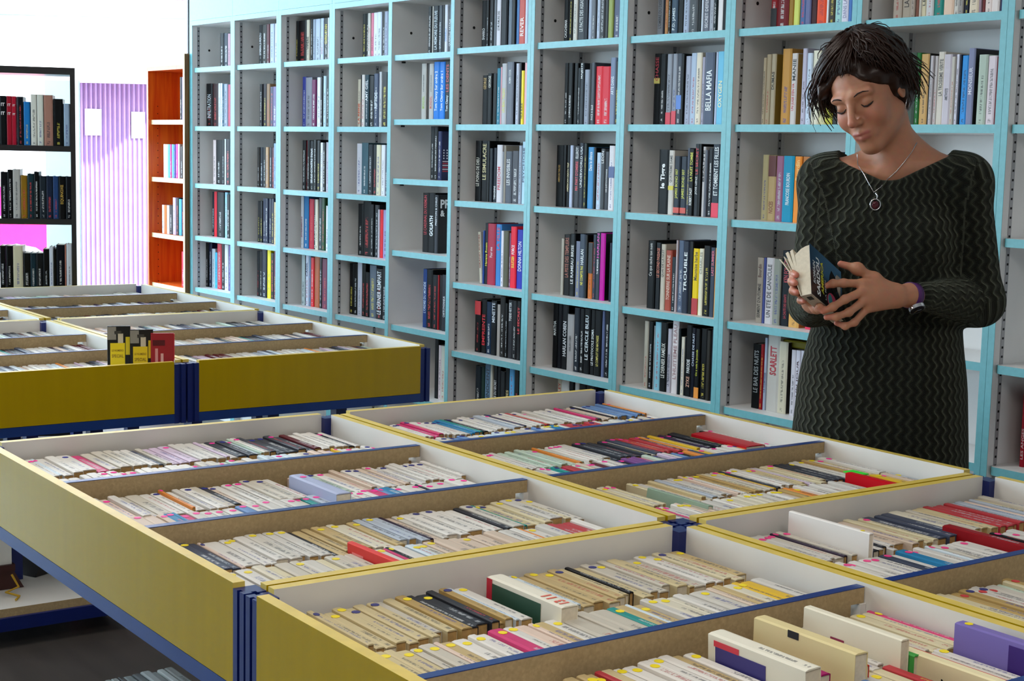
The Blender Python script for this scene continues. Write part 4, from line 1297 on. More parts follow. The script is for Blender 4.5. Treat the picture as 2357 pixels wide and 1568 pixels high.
special(2.250, 1.60, '8c141c', .026, .19, .120, 'thick dark red book on the front row of the bin below the woman', .001)
o = special(1.402, 1.308, 'e2dccb', .028, .18, .140, 'white paperback with a colourful picture on its side, nearest bin', .003, tiltx=R(-3))
patch(o, 'cover_print', -.0003, .07, .165, .085, .125, '3a3478'); patch(o, 'cover_print', -.0003, .018, .05, .08, .105, '7a9a5c'); patch(o, 'cover_print', -.0003, .12, .168, .125, .133, 'd03a4a')
special(1.434, 1.318, 'a01462', .018, .178, .126, 'magenta paperback beside the picture-sided white one, nearest bin', .001, plain=True)
o = special(1.480, 1.303, 'dccb98', .024, .185, .150, 'tall cream paperback standing above its neighbours in the nearest bin', .001, plain=True)
patch(o, 'spine_print', .0, .1, .12, .14, .15, '2a2a2c')
special(1.506, 1.31, 'd4402c', .01, .18, .128, 'thin brick-red paperback beside the tall cream one, nearest bin', .001, plain=True)
o = special(1.586, 1.318, 'e4ddc8', .016, .178, .147, 'tall off-white paperback with a small red mark, nearest bin', .0005, plain=True)
patch(o, 'cover_print', -.0003, .1, .125, .105, .118, '8c2c4c')
special(1.604, 1.31, '46a04a', .012, .18, .124, 'bright green-spined paperback behind the tall off-white one, nearest bin', .001, plain=True)
o = special(1.612, 1.165, 'e4d8ae', .02, .185, .125, 'cream paperback with large black lettering on its side, nearest bin', .0005, plain=True)
patch(o, 'red_edge', .0206, .004, .17, .1, .124, 'c82c34')
v, f, tw, th = text_data('Mes', 1); b = MB(); b.v = [(-.0006, .105 - p[0] * .017, .088 + p[1] * .02) for p in v]; b.f = [tuple(reversed(q)) for q in f]; b.mi = [0] * len(f); b.uv = [[(0., 0.)] * len(q) for q in f]; b.col = [None] * len(f); b.build('title', m_print, o, color='16140f')
o = special(1.700, 1.142, '7a6cae', .022, .18, .152, 'lilac and purple paperback standing high in the nearest bin', .0005, plain=True)
patch(o, 'cover_print', -.0003, .01, .09, .08, .145, '35176e')
b = MB(); b.disc((.011, .165, .1522), .006, 'z', 8, .0004); b.build('sticker', m_any, o, color='f0d818')
o = special(2.485, 2.548, 'b01420', .060, .19, .116, 'wide glossy red book in the middle part of the bin before the woman', .0005, plain=True)
o = special(1.968, 2.13, '8ca08c', .012, .18, .120, 'pale green book leaning against white ones in the bin before the woman', .001, tiltx=R(8), plain=True)
o = special(2.444, 2.055, 'c40c1c', .022, .15, .122, 'bright red book at the edge of the bin before the woman', .0005, plain=True)
b = MB(); b.box(2.47, 2.50, 2.19, 2.235, zf + .1155, zf + .1175)
o = b.build('price_label', m_any, color='30e030'); o.rotation_euler = (0, 0, ROT_T); tag(o, 'bright green price label on a book near the red book', 'label')
# three magazines standing in the corner of the far bin
for i, (u, v, h, yw, c1, c2, lb) in enumerate(((1.632, 4.345, .246, -18, '1a1812', 'e8cc10', 'black and yellow magazine standing up, furthest from the corner of the far bin'),
                                       (1.690, 4.315, .236, -18, '24201a', 'e4c418', 'black and yellow magazine standing up in the middle of three'), (1.742, 4.285, .226, -18, '9c1c24', 'd84048', 'red magazine standing up at the corner of the far bin'))):
    o = empty('magazine', TW(u, v, zf), ROT_T + R(yw))
    b = MB(); b.box(0, .066, 0, .012, 0, h); b.build('cover', m_any, o, color=c1)
    if i < 2:
        b = MB(); b.box(.008, .05, -.0006, 0, h - .115, h - .05); t_ = b.build('title_panel', m_any, o, color=c2)
        for j, wd_ in enumerate(('LE NUMERO', 'SPECIAL')):
            v_, f, tw, th = text_data(wd_); kk = .034 / tw; b = MB(); b.v = [(.012 + p[0] * kk, -.0012, h - .075 - j * .018 + p[1] * kk * 1.4) for p in v_]; b.f = list(f); b.mi = [0] * len(f); b.uv = [[(0., 0.)] * len(q) for q in f]; b.col = [None] * len(f); b.build('title', m_print, t_, color='8a6a10')
        for x0, x1, z0, z1, c in ((.03, .045, .02, .05, 'c8bca0'), (.052, .064, .03, .085, 'd8c020'), (.0, .025, .0, .04, '8a8478'), (.02, .04, .012, .024, '4a463e')):
            b = MB(); b.box(x0, x1, -.0007, 0, h - z1, h - z0 - .002); b.build('picture', m_any, o, color=c)
    else:
        for x0, x1, z0, z1, c in ((.012, .02, .045, .15, 'd8908c'), (.028, .036, .06, .15, 'e0a8a0'), (.005, .04, .02, .036, '5c1016')):
            b = MB(); b.box(x0, x1, -.0007, 0, h - z1, h - z0); b.build('picture', m_any, o, color=c)
        b = MB(); b.box(.0662, .068, .0, .012, .002, h - .002); b.build('spine', m_any, o, color='d02838')
    tag(o, lb, 'magazine', 'magazines standing in the far bin')

# ---- under the bins: things on the lower shelves
o = empty('carton', TW(1.0, 4.42, .113), ROT_T); tag(o, 'white carton on dark wooden stand, low shelf under the far bins', 'carton')
b = MB(); b.box(-.02, .365, 0, .3, .075, .36); b.build('box', mat('white_card', 'd8d8d4', .7), o)
b = MB(); b.box(-.02, .372, -.01, .31, .055, .0748); b.build('stand_top', mat('dark_red_wood', '38120e', .4), o)
for x in (.0, .33):
    b = MB(); b.prism([(x - .02, 0), (x + .07, 0), (x + .04, .0548), (x - .0, .0548)], .0, .03, 'y'); b.build('foot', bpy.data.materials['dark_red_wood'], o)
b = MB(); b.prism([(0, 0), (.26, .01), (.3, .05), (.2, .09), (.04, .08)], 0, .1, 'y'); o = b.build('shoulder_bag', mat('dark_leather', '1a1210', .5)); o.location = TW(1.46, 4.5, .1135); o.rotation_euler = (0, 0, ROT_T + R(25))
b2 = MB(); b2.tube([(.03, .05, .08), (.06, .05, .13), (.15, .05, .15), (.22, .05, .13), (.25, .05, .07)], .008, 6); b2.build('strap', bpy.data.materials['dark_leather'], o)
tag(o, 'dark leather bag lying on the low shelf under the far bins', 'bag')
b = MB(); b.tube([(0, 0, .004), (.02, .03, .004), (-.01, .06, .012), (.03, .07, .02), (.02, .1, .05)], .0035, 5); o = b.build('cord', mat('yellow_cord', 'b89018', .7)); o.location = TW(1.335, 4.29, .1135); o.rotation_euler = (0, 0, ROT_T)
tag(o, 'short loose yellow cord hanging beside the carton under the far bins', 'cord')
ux = 1.10
for i, (t, c) in enumerate(((.016, '8a8c8c'), (.014, '2a5a7c'), (.013, '9aa09c'), (.015, 'a0a4a0'), (.012, '3c3430'), (.02, '8c9290'), (.018, '5c5e5e'), (.022, 'b4b6b4'), (.016, '9c9e9c'), (.016, 'c8c8c4'), (.02, '8a8a86'))):
    L, H = .18, .112
    o = pb_mesh(t - .001, L, H + rnd.uniform(-.004, .004)).build('paperback', m_pb, color=c); o.location = TW(ux, 2.86, .1125 + .07); o.rotation_euler = (0, 0, ROT_T)
    b = MB(); b.box(.0008, t - .0018, .0012, L - .0012, .0004, H - .008); b.build('page_block', m_paper, o)
    tag(o, f'{cname(c)} paperback, {ordn(i + 1)} from left in the low tray under the near bins', 'book', 'paperbacks in the low tray'); ux += t
o = empty('book_tray', TW(1.07, 2.80, .1125), ROT_T); tag(o, 'low grey tray of paperbacks under the near bins', 'tray')
b = MB(); b.box(0, .3, 0, .3, .06, .069); b.build('base', m_grey, o)
for x0, x1, y0, y1 in ((0, .012, 0, .3), (.288, .3, 0, .3)):
    b = MB(); b.box(x0, x1, y0, y1, 0, .0598); b.build('foot', m_grey, o)

# ------------------------------------------------------------------ the woman reading by the shelves
class Field:
    """signed-distance field on a grid with uneven spacing; surface nets turn it into one continuous mesh"""
    def __init__(s, xs, ys, zs):
        s.g = [np.asarray(a, np.float32) for a in (xs, ys, zs)]; s.F = np.full([len(a) for a in s.g], 0.5, np.float32)
    def sub(s, lo, hi, m):
        sl = tuple(slice(max(0, int(np.searchsorted(a, l - m)) - 1), int(np.searchsorted(a, h + m)) + 1) for a, l, h in zip(s.g, lo, hi))
        X, Y, Z = np.meshgrid(*(a[q] for a, q in zip(s.g, sl)), indexing='ij', sparse=True); return sl, X, Y, Z
    def put(s, sl, d, k, cut=False):
        a = s.F[sl]; d = np.broadcast_to(d, a.shape)
        if cut: d = -d; h = np.maximum(k - np.abs(a - d), 0) / k; s.F[sl] = np.maximum(a, d) + h * h * k * .25
        else: h = np.maximum(k - np.abs(a - d), 0) / k; s.F[sl] = np.minimum(a, d) - h * h * k * .25
    def cone(s, p, q, ra, rb, k=.01, cut=False):
        p, q = np.array(p, float), np.array(q, float); r = max(ra, rb); lo, hi = np.minimum(p, q) - r, np.maximum(p, q) + r
        sl, X, Y, Z = s.sub(lo, hi, k + .02); d = q - p; L2 = max(float(d @ d), 1e-9)
        t = np.clip(((X - p[0]) * d[0] + (Y - p[1]) * d[1] + (Z - p[2]) * d[2]) / L2, 0, 1)
        dist = np.sqrt((X - p[0] - t * d[0]) ** 2 + (Y - p[1] - t * d[1]) ** 2 + (Z - p[2] - t * d[2]) ** 2) - (ra + (rb - ra) * t)
        s.put(sl, dist, k, cut)
    def ell(s, c, rad, B, k=.01, cut=False):
        """ellipsoid with axes = rows of B"""
        c = np.array(c, float); r = max(rad); sl, X, Y, Z = s.sub(c - r, c + r, k + .02)
        u = [((X - c[0]) * b[0] + (Y - c[1]) * b[1] + (Z - c[2]) * b[2]) for b in B]
        q = np.sqrt(sum((a / e) ** 2 for a, e in zip(u, rad))); q2 = np.sqrt(sum((a / e ** 2) ** 2 for a, e in zip(u, rad)))
        s.put(sl, q * (q - 1) / np.maximum(q2, 1e-6), k, cut)
    def loft(s, prof, B, k=.02):
        """stack of ellipses: prof rows (z, cx, cy, a, b)"""
        P = np.array(prof, float); P = P[np.argsort(P[:, 0])]; m = P[:, 3:].max()
        lo = np.array([P[:, 1].min() - m, P[:, 2].min() - m, P[0, 0]]); hi = np.array([P[:, 1].max() + m, P[:, 2].max() + m, P[-1, 0]])
        sl, X, Y, Z = s.sub(lo, hi, k + .01)
        z = Z.ravel(); zz = np.linspace(P[0, 0], P[-1, 0], 200)
        def itp(j):
            v = np.interp(zz, P[:, 0], P[:, j]); v = np.convolve(np.pad(v, 8, mode='edge'), np.ones(17) / 17, 'valid'); return np.interp(z, zz, v).reshape(Z.shape)
        cx, cy, a, b = (itp(j) for j in (1, 2, 3, 4))
        u = (X - cx) * B[0][0] + (Y - cy) * B[0][1]; v = (X - cx) * B[1][0] + (Y - cy) * B[1][1]
        d = (np.sqrt((u / a) ** 2 + (v / b) ** 2) - 1) * np.minimum(a, b) * .95
        d = np.maximum(d, np.maximum(P[0, 0] - Z, Z - P[-1, 0])); s.put(sl, d, k)
    def at(s, p):
        i = [min(len(a) - 1, max(0, int(np.searchsorted(a, v)))) for a, v in zip(s.g, p)]; return float(s.F[tuple(i)])
    def mesh(s):
        F = s.F; ins = F < 0; n = np.array(F.shape) - 1
        cnt = np.zeros(n, np.int8)
        for dx in (0, 1):
            for dy in (0, 1):
                for dz in (0, 1): cnt += ins[dx:n[0] + dx, dy:n[1] + dy, dz:n[2] + dz]
        act = (cnt > 0) & (cnt < 8); I = np.argwhere(act); idx = np.full(n, -1, np.int32); idx[act] = np.arange(len(I))
        acc = np.zeros((len(I), 3)); num = np.zeros(len(I))
        gx = [np.asarray(a, float) for a in s.g]
        def corner(o): return F[I[:, 0] + o[0], I[:, 1] + o[1], I[:, 2] + o[2]]
        def pos(o): return np.stack([gx[a][I[:, a] + o[a]] for a in range(3)], 1)
        for ax in range(3):
            for a in (0, 1):
                for b in (0, 1):
                    o = [0, 0, 0]; o[(ax + 1) % 3] = a; o[(ax + 2) % 3] = b; o2 = list(o); o2[ax] = 1
                    fa, fb = corner(o), corner(o2); m = (fa < 0) != (fb < 0); t = np.where(m, fa / np.where(fa == fb, 1, fa - fb), 0)
                    p = pos(o) + (pos(o2) - pos(o)) * t[:, None]; acc[m] += p[m]; num[m] += 1
        V = acc / np.maximum(num, 1)[:, None]; faces = []
        for ax in range(3):
            sl0 = [slice(1, -1)] * 3; sl1 = [slice(1, -1)] * 3
            b1, b2 = (ax + 1) % 3, (ax + 2) % 3
            A = np.moveaxis(ins, (ax, b1, b2), (0, 1, 2)); D = np.moveaxis(idx, (ax, b1, b2), (0, 1, 2))
            a0, a1 = A[:-1, 1:-1, 1:-1], A[1:, 1:-1, 1:-1]
            e = np.argwhere(a0 != a1); dirn = a0[tuple(e.T)]
            i, j, k = e[:, 0], e[:, 1] + 1, e[:, 2] + 1
            q = np.stack([D[i, j - 1, k - 1], D[i, j, k - 1], D[i, j, k], D[i, j - 1, k]], 1); q[~dirn] = q[~dirn][:, ::-1]
            faces.append(q[(q >= 0).all(1)])
        return V, np.concatenate(faces)
def np_mesh(name, V, Fq, mats, parent, smooth=True):
    me = bpy.data.meshes.new(name); me.vertices.add(len(V)); me.vertices.foreach_set('co', np.asarray(V, np.float32).ravel())
    me.loops.add(Fq.size); me.loops.foreach_set('vertex_index', Fq.astype(np.int32).ravel()); me.polygons.add(len(Fq))
    me.polygons.foreach_set('loop_start', np.arange(0, Fq.size, Fq.shape[1], dtype=np.int32))
    me.polygons.foreach_set('use_smooth', np.ones(len(Fq), bool)); me.materials.append(mats); me.update(calc_edges=True); me.validate()
    o = bpy.data.objects.new(name, me); C.objects.link(o)
    if parent is not None: o.parent = parent
    return o
def relax(V, Fq, n=2, w=.5):
    A = np.concatenate([Fq[:, [0, 1]], Fq[:, [1, 2]], Fq[:, [2, 3]], Fq[:, [3, 0]]]); A = np.concatenate([A, A[:, ::-1]])
    deg = np.bincount(A[:, 0], minlength=len(V))[:, None]
    for _ in range(n):
        S = np.stack([np.bincount(A[:, 0], V[A[:, 1], c], minlength=len(V)) for c in range(3)], 1); V = V + w * (S / np.maximum(deg, 1) - V)
    return V
def axis(*seg):
    out = []
    for a, b, h in seg: out += list(np.arange(a, b - h * .25, h))
    return np.array(out + [seg[-1][1]])

BC = (.885, 3.66)                                     # where she stands
TUR = R(20)
Fd = np.array([-math.sin(TUR), -math.cos(TUR), 0]); Ld = np.array([math.cos(TUR), -math.sin(TUR), 0]); Bt = [Ld, Fd]
# head frame
yaw, pit, rol = R(36), R(22), R(16)
hf = np.array([-math.sin(yaw) * math.cos(pit), -math.cos(yaw) * math.cos(pit), -math.sin(pit)]); hl = np.array([math.cos(yaw), -math.sin(yaw), 0]); hu = np.cross(hf, hl) * 1.0
if hu[2] < 0: hu = -hu
hl, hu = hl * math.cos(rol) + hu * math.sin(rol), hu * math.cos(rol) - hl * math.sin(rol)
HB = [hf, hl, hu]; H0 = np.array([.806, 3.595, 1.568])
def hp(f, l, u): return H0 + hf * f + hl * l + hu * u
body = Field(axis((.55, .59, .01), (.59, .98, .0024), (.98, 1.22, .008)), axis((3.22, 3.70, .0026), (3.70, 3.86, .009)), axis((0, 1.0, .014), (1.0, 1.22, .0025), (1.22, 1.40, .006), (1.40, 1.72, .0023)))
# torso, hidden by the dress, but one body
def tc(du, df=0.0): return BC[0] + Ld[0] * du + Fd[0] * df, BC[1] + Ld[1] * du + Fd[1] * df
body.loft([(.62, *BC, .15, .1), (.82, *BC, .17, .115), (1.0, *BC, .13, .095), (1.12, *BC, .13, .1), (1.26, *BC, .14, .100), (1.36, *BC, .145, .078), (1.41, *tc(0, .0), .10, .056)], Bt, .03)
for sgn in (-1, 1):
    a = tc(.085 * sgn); kx = (a[0], a[1], .78); kn = (a[0], a[1] - .01, .42); an = (a[0], a[1] + .01, .07)
    body.cone(kx, kn, .085, .05, .03); body.cone(kn, an, .052, .032, .03); body.cone((a[0], a[1] + .02, .04), (a[0] + Fd[0] * .16, a[1] + Fd[1] * .16, .025), .036, .024, .02)
shL = (1.040, 3.600, 1.374); elL = (1.086, 3.575, 1.098); wrL = (.885, 3.425, 1.122)
shR = (.740, 3.70, 1.366); elR = (.702, 3.60, 1.085); wrR = (.676, 3.455, 1.100)
for a, e_, w_ in ((shL, elL, wrL), (shR, elR, wrR)):
    body.cone(a, e_, .045, .036, .03); body.cone(e_, w_, .036, .024, .02)
body.cone(shL, (.90, 3.655, 1.395), .04, .045, .04); body.cone(shR, (.88, 3.67, 1.395), .038, .042, .04)
body.cone((.99, 3.62, 1.39), (.905, 3.645, 1.455), .035, .04, .03); body.cone((.80, 3.685, 1.385), (.870, 3.66, 1.44), .030, .036, .03)
# collar bones and upper chest
body.cone((.872, 3.596, 1.392), (.985, 3.603, 1.418), .010, .010, .02); body.cone((.838, 3.604, 1.388), (.785, 3.64, 1.40), .009, .009, .02)
# neck
body.cone((.892, 3.652, 1.38), hp(-.035, .004, -.075), .050, .045, .03)
body.cone((.868, 3.606, 1.39), hp(-.002, .020, -.085), .012, .014, .03); body.cone((.925, 3.62, 1.39), hp(-.03, .045, -.05), .010, .012, .03)
# skull and face
body.ell(hp(-.012, 0, .032), (.094, .074, .080), HB, .01)
body.ell(hp(.028, 0, -.034), (.060, .056, .078), HB, .03)
body.cone(hp(-.004, .050, -.052), hp(.060, .010, -.102), .018, .015, .025); body.cone(hp(-.004, -.050, -.052), hp(.060, -.010, -.102), .018, .015, .025)
body.ell(hp(.070, 0, -.098), (.019, .021, .017), HB, .018)
for sgn in (-1, 1):
    body.ell(hp(.056, .036 * sgn, -.030), (.026, .024, .026), HB, .02)
    body.cone(hp(.083, .012 * sgn, .026), hp(.070, .046 * sgn, .024), .009, .008, .014)
    body.ell(hp(.092, .032 * sgn, .004), (.011, .018, .011), HB, .012, cut=True)
    body.ell(hp(.0695, .0315 * sgn, .003), (.0125, .0135, .0115), HB, .004)
    body.ell(hp(.098, .0105 * sgn, -.0335), (.0115, .0068, .0075), HB, .01)
    body.ell(hp(-.012, .076 * sgn, -.004), (.017, .007, .029), HB, .006)
    body.ell(hp(-.012, .082 * sgn, -.002), (.009, .004, .016), HB, .004, cut=True)
body.cone(hp(.085, 0, .018), hp(.115, 0, -.027), .0072, .0088, .012)
body.ell(hp(.1145, 0, -.030), (.0092, .0088, .0082), HB, .006)
body.ell(hp(.078, 0, -.066), (.018, .028, .022), HB, .015)
body.cone(hp(.0905, -.019, -.0630), hp(.0962, 0, -.0605), .0034, .0046, .005); body.cone(hp(.0905, .019, -.0630), hp(.0962, 0, -.0605), .0034, .0046, .005)
body.cone(hp(.0880, -.015, -.0700), hp(.0935, 0, -.0718), .0038, .0054, .006); body.cone(hp(.0880, .015, -.0700), hp(.0935, 0, -.0718), .0038, .0054, .006)
body.cone(hp(.0945, -.023, -.0655), hp(.1010, 0, -.0660), .0022, .0020, .003, True); body.cone(hp(.0945, .023, -.0655), hp(.1010, 0, -.0660), .0022, .0020, .003, True)
# left hand (towards the picture's middle): palm, five fingers
def chain(pts, r0, r1, k=.004):
    for i in range(len(pts) - 1):
        a = r0 + (r1 - r0) * i / (len(pts) - 1); b_ = r0 + (r1 - r0) * (i + 1) / (len(pts) - 1); body.cone(pts[i], pts[i + 1], a, b_, k)
    for p in pts[1:-1]: body.ell(p, (r0 * 1.02,) * 3, np.eye(3), k)
body.cone(wrL, (.855, 3.408, 1.123), .0255, .023, .015)
kn = [(.764, 3.372, 1.150), (.763, 3.360, 1.133), (.768, 3.358, 1.114), (.778, 3.366, 1.097)]
ca = [(.846, 3.404, 1.133), (.846, 3.40, 1.127), (.848, 3.40, 1.119), (.85, 3.402, 1.112)]
for i in range(4): body.cone(ca[i], kn[i], .0165, .0115, .012)
body.cone((.81, 3.388, 1.128), (.785, 3.374, 1.122), .02, .016, .015)
chain([kn[0], (.722, 3.362, 1.151), (.699, 3.362, 1.1495), (.681, 3.364, 1.142)], .0100, .0068)
chain([kn[1], (.721, 3.335, 1.118), (.693, 3.322, 1.102), (.672, 3.322, 1.092)], .0100, .0070)
chain([kn[2], (.731, 3.335, 1.090), (.703, 3.328, 1.080), (.682, 3.332, 1.078)], .0095, .0066)
chain([kn[3], (.748, 3.352, 1.066), (.727, 3.346, 1.058), (.708, 3.350, 1.064)], .0085, .0060)
chain([(.838, 3.404, 1.136), (.795, 3.394, 1.160), (.757, 3.390, 1.181), (.722, 3.400, 1.190)], .0145, .0078, .008)
body.cone((.80, 3.39, 1.152), (.775, 3.378, 1.148), .013, .010, .014)
# right hand, holding the book from behind
body.cone(wrR, (.668, 3.425, 1.106), .024, .022, .015); body.cone((.668, 3.43, 1.106), (.640, 3.385, 1.130), .021, .017, .015); body.cone((.672, 3.43, 1.10), (.652, 3.375, 1.112), .018, .014, .015)
chain([(.634, 3.392, 1.146), (.612, 3.362, 1.164), (.606, 3.335, 1.172), (.609, 3.312, 1.170)], .0095, .0068)
chain([(.632, 3.388, 1.134), (.610, 3.355, 1.150), (.603, 3.328, 1.155), (.606, 3.306, 1.153)], .0098, .0070)
chain([(.636, 3.382, 1.122), (.613, 3.350, 1.132), (.606, 3.325, 1.135), (.611, 3.306, 1.133)], .0095, .0066)
chain([(.646, 3.376, 1.112), (.630, 3.350, 1.112), (.624, 3.330, 1.114), (.628, 3.312, 1.114)], .0085, .0060)
chain([(.666, 3.415, 1.094), (.668, 3.375, 1.094), (.670, 3.345, 1.098), (.663, 3.322, 1.103)], .0125, .0078, .008)
V, Q = body.mesh(); V = relax(V, Q, 2, .5)

def skin_mat():
    k = N('skin'); at = k.add('ShaderNodeVertexColor'); at.layer_name = 'col'
    tc_ = k.add('ShaderNodeTexCoord'); nz = k.add('ShaderNodeTexNoise', i_Scale=90.0, i_Detail=4.0); k.link(tc_.outputs['Object'], nz.inputs['Vector'])
    mm = k.add('ShaderNodeMix', data_type='RGBA', blend_type='MULTIPLY'); mm.inputs[0].default_value = .25; k.link(at.outputs['Color'], mm.inputs[6]); k.link(nz.outputs['Color'], mm.inputs[7])
    k.link(mm.outputs[2], k.b.inputs['Base Color']); k.b.inputs['Roughness'].default_value = .5; k.b.inputs['Subsurface Weight'].default_value = .12; k.b.inputs['Subsurface Radius'].default_value = (.01, .004, .002)
    return k.m
per = empty('person', (BC[0], BC[1], 0)); tag(per, 'woman with short dark hair in a dark green knitted dress reading by the shelves', 'person')
m_skin = skin_mat()
bo = np_mesh('body', V, Q, m_skin, None)
base = np.array(lin('c08466')); colr = np.tile(base, (len(V), 1))
def paint(c, p, r, amt):
    d = np.linalg.norm(V - np.array(p), axis=1); w_ = np.clip(1 - d / r, 0, 1)[:, None] * amt; colr[:] = colr * (1 - w_) + np.array(lin(c)) * w_
for sgn in (-1, 1):
    paint('c4685a', hp(.07, .036 * sgn, -.03), .035, .5)
paint('c86a5e', hp(.118, 0, -.03), .02, .6)
for t_ in np.linspace(-1, 1, 9):
    paint('a4484a', hp(.0985 - .006 * abs(t_), .019 * t_, -.0612), .0068, .85); paint('a84e50', hp(.0960 - .006 * abs(t_), .015 * t_, -.0716), .0075, .85)
for p in ((.681, 3.364, 1.142), (.672, 3.322, 1.092), (.682, 3.332, 1.078), (.708, 3.35, 1.064), (.609, 3.312, 1.17), (.606, 3.306, 1.153), (.611, 3.306, 1.133), (.628, 3.312, 1.114), (.722, 3.40, 1.19)): paint('d06a60', p, .02, .6)
ca_ = bo.data.color_attributes.new('col', 'FLOAT_COLOR', 'POINT'); ca_.data.foreach_set('color', np.concatenate([colr, np.ones((len(V), 1))], 1).astype(np.float32).ravel())
def adopt(o):
    o.parent = per; o.matrix_parent_inverse = Matrix.Translation((-BC[0], -BC[1], 0)); return o
adopt(bo)

# ---- knitted dress
dress = Field(axis((.56, 1.24, .0045)), axis((3.36, 3.90, .0045)), axis((.50, 1.49, .0045)))
def rows_(*r): return [(z, cx + Ld[0] * 0, cy, a, b_) for z, cx, cy, a, b_ in r]
dress.loft([(.52, .888, 3.655, .215, .155), (.70, .888, 3.655, .212, .155), (.80, .888, 3.655, .205, .148), (.90, .888, 3.655, .198, .140), (1.00, .890, 3.655, .180, .128), (1.06, .895, 3.655, .170, .122),
            (1.14, .895, 3.655, .170, .125), (1.24, .893, 3.65, .176, .135), (1.31, .893, 3.655, .176, .118), (1.36, .893, 3.658, .172, .110), (1.40, .893, 3.66, .160, .092), (1.44, .893, 3.662, .118, .072), (1.46, .893, 3.662, .10, .06)], Bt, .02)
for sgn in (-1, 1): dress.ell((*tc(.078 * sgn, .085), 1.232), (.06, .05, .06), [Ld, Fd, (0, 0, 1)], .04)
ARMS = [(shL, elL, .060, .053), (elL, (.914, 3.446, 1.119), .053, .032), (shR, elR, .060, .052), (elR, (.682, 3.475, 1.098), .052, .034)]
for a, b_, r0, r1 in ARMS: dress.cone(a, b_, r0, r1, .03)
dress.cone(shL, (.97, 3.635, 1.37), .060, .066, .04); dress.cone(shR, (.81, 3.69, 1.36), .058, .062, .04)
# neckline: everything above a slanting saddle is cut away round the neck
sl, X, Y, Z = dress.sub((.6, 3.4, 1.3), (1.2, 3.9, 1.49), 0)
u_ = (X - .893) * Ld[0] + (Y - 3.66) * Ld[1]; f_ = (X - .893) * Fd[0] + (Y - 3.66) * Fd[1]
cut = np.sqrt((u_ / .128) ** 2 + ((f_ - .015) / .115) ** 2) - 1
zc = 1.374 + .42 * np.maximum(np.abs(u_) - .02, 0) + .12 * np.maximum(u_, 0) + .10 * np.maximum(-f_, 0)
dcut = np.maximum(zc - Z, cut * .1)
dress.put(sl, dcut, .006, cut=True)
# the inside of the cuffs
Vd, Qd = dress.mesh(); Vd = relax(Vd, Qd, 2, .5)
dob = np_mesh('knitted_dress', Vd, Qd, None, None)
# pattern coordinates: round the trunk or round each sleeve, and along it
def segd(P, a, b_):
    a, b_ = np.array(a), np.array(b_); d = b_ - a; t = np.clip(((P - a) @ d) / (d @ d), 0, 1); return np.linalg.norm(P - a - t[:, None] * d, axis=1), t * np.linalg.norm(d), d / np.linalg.norm(d), a
du, df = (Vd - np.array([.89, 3.655, 0])) @ Ld, (Vd - np.array([.89, 3.655, 0])) @ Fd
UVd = np.stack([np.arctan2(du, df / .72) * .18, Vd[:, 2]], 1); best = (np.sqrt((du / .178) ** 2 + (df / .125) ** 2) - 1) * .12
off = 0.0
for i, (a, b_, r0, r1) in enumerate(ARMS):
    d, t, ax, a0 = segd(Vd, a, b_); d = d - (r0 + r1) / 2; m = d < best - .004
    x_ = np.cross(ax, [0, 0, 1.0]); x_ /= np.linalg.norm(x_); y_ = np.cross(ax, x_); rel = Vd - a0
    ang = np.arctan2(rel @ x_, rel @ y_); UVd[m] = np.stack([ang * .052 + 3 * (i + 1), -t + (0 if i % 2 == 0 else -.26)], 1)[m]; best = np.where(m, d, best)
uvl = dob.data.uv_layers.new(name='UVMap'); li = Qd.ravel(); uvl.data.foreach_set('uv', UVd[li].astype(np.float32).ravel())
def knit_mat():
    k = N('dark_green_knit'); uv = k.add('ShaderNodeUVMap'); uv.uv_map = 'UVMap'; sx = k.add('ShaderNodeSeparateXYZ'); k.link(uv.outputs[0], sx.inputs[0])
    u, v = sx.outputs[0], sx.outputs[1]
    wob = k.math('MULTIPLY', k.math('SINE', k.math('MULTIPLY', v, 2 * math.pi / .030)), .0045)
    ph = k.math('DIVIDE', k.math('ADD', u, wob), .0205)
    fr = k.math('ABSOLUTE', k.math('SUBTRACT', k.math('FRACT', ph), .5))
    ridge = k.math('SMOOTH_MIN', 1.0, k.math('MULTIPLY', k.math('SUBTRACT', .5, fr), 5.0), .3)          # narrow furrow
    ridge = k.math('POWER', k.math('SUBTRACT', 1.0, k.math('MULTIPLY', fr, 2.0)), 2.8)
    st = k.math('MULTIPLY', k.math('SINE', k.math('MULTIPLY', v, 2 * math.pi / .0042)), k.math('SINE', k.math('MULTIPLY', u, 2 * math.pi / .0042)))
    nz = k.add('ShaderNodeTexNoise', i_Scale=900.0, i_Detail=2.0); k.link(uv.outputs[0], nz.inputs['Vector'])
    hgt = k.math('ADD', ridge, k.math('MULTIPLY', k.math('ADD', st, nz.outputs[0]), .10))
    b_ = k.add('ShaderNodeBump', i_Strength=1.0, i_Distance=.006); k.link(hgt, b_.inputs['Height']); k.link(b_.outputs[0], k.b.inputs['Normal'])
    k.link(k.mix(ridge, lin('0b0c09'), lin('32352a')), k.b.inputs['Base Color']); k.b.inputs['Roughness'].default_value = .9; k.b.inputs['Specular IOR Level'].default_value = .15  # ridges lighter, furrows darker: shading of the relief put into the colour
    k.b.inputs['Sheen Weight'].default_value = .25; k.b.inputs['Sheen Roughness'].default_value = .5; k.b.inputs['Sheen Tint'].default_value = (.6, .65, .5, 1)
    return k.m
dob.data.materials.clear(); dob.data.materials.append(knit_mat()); adopt(dob)
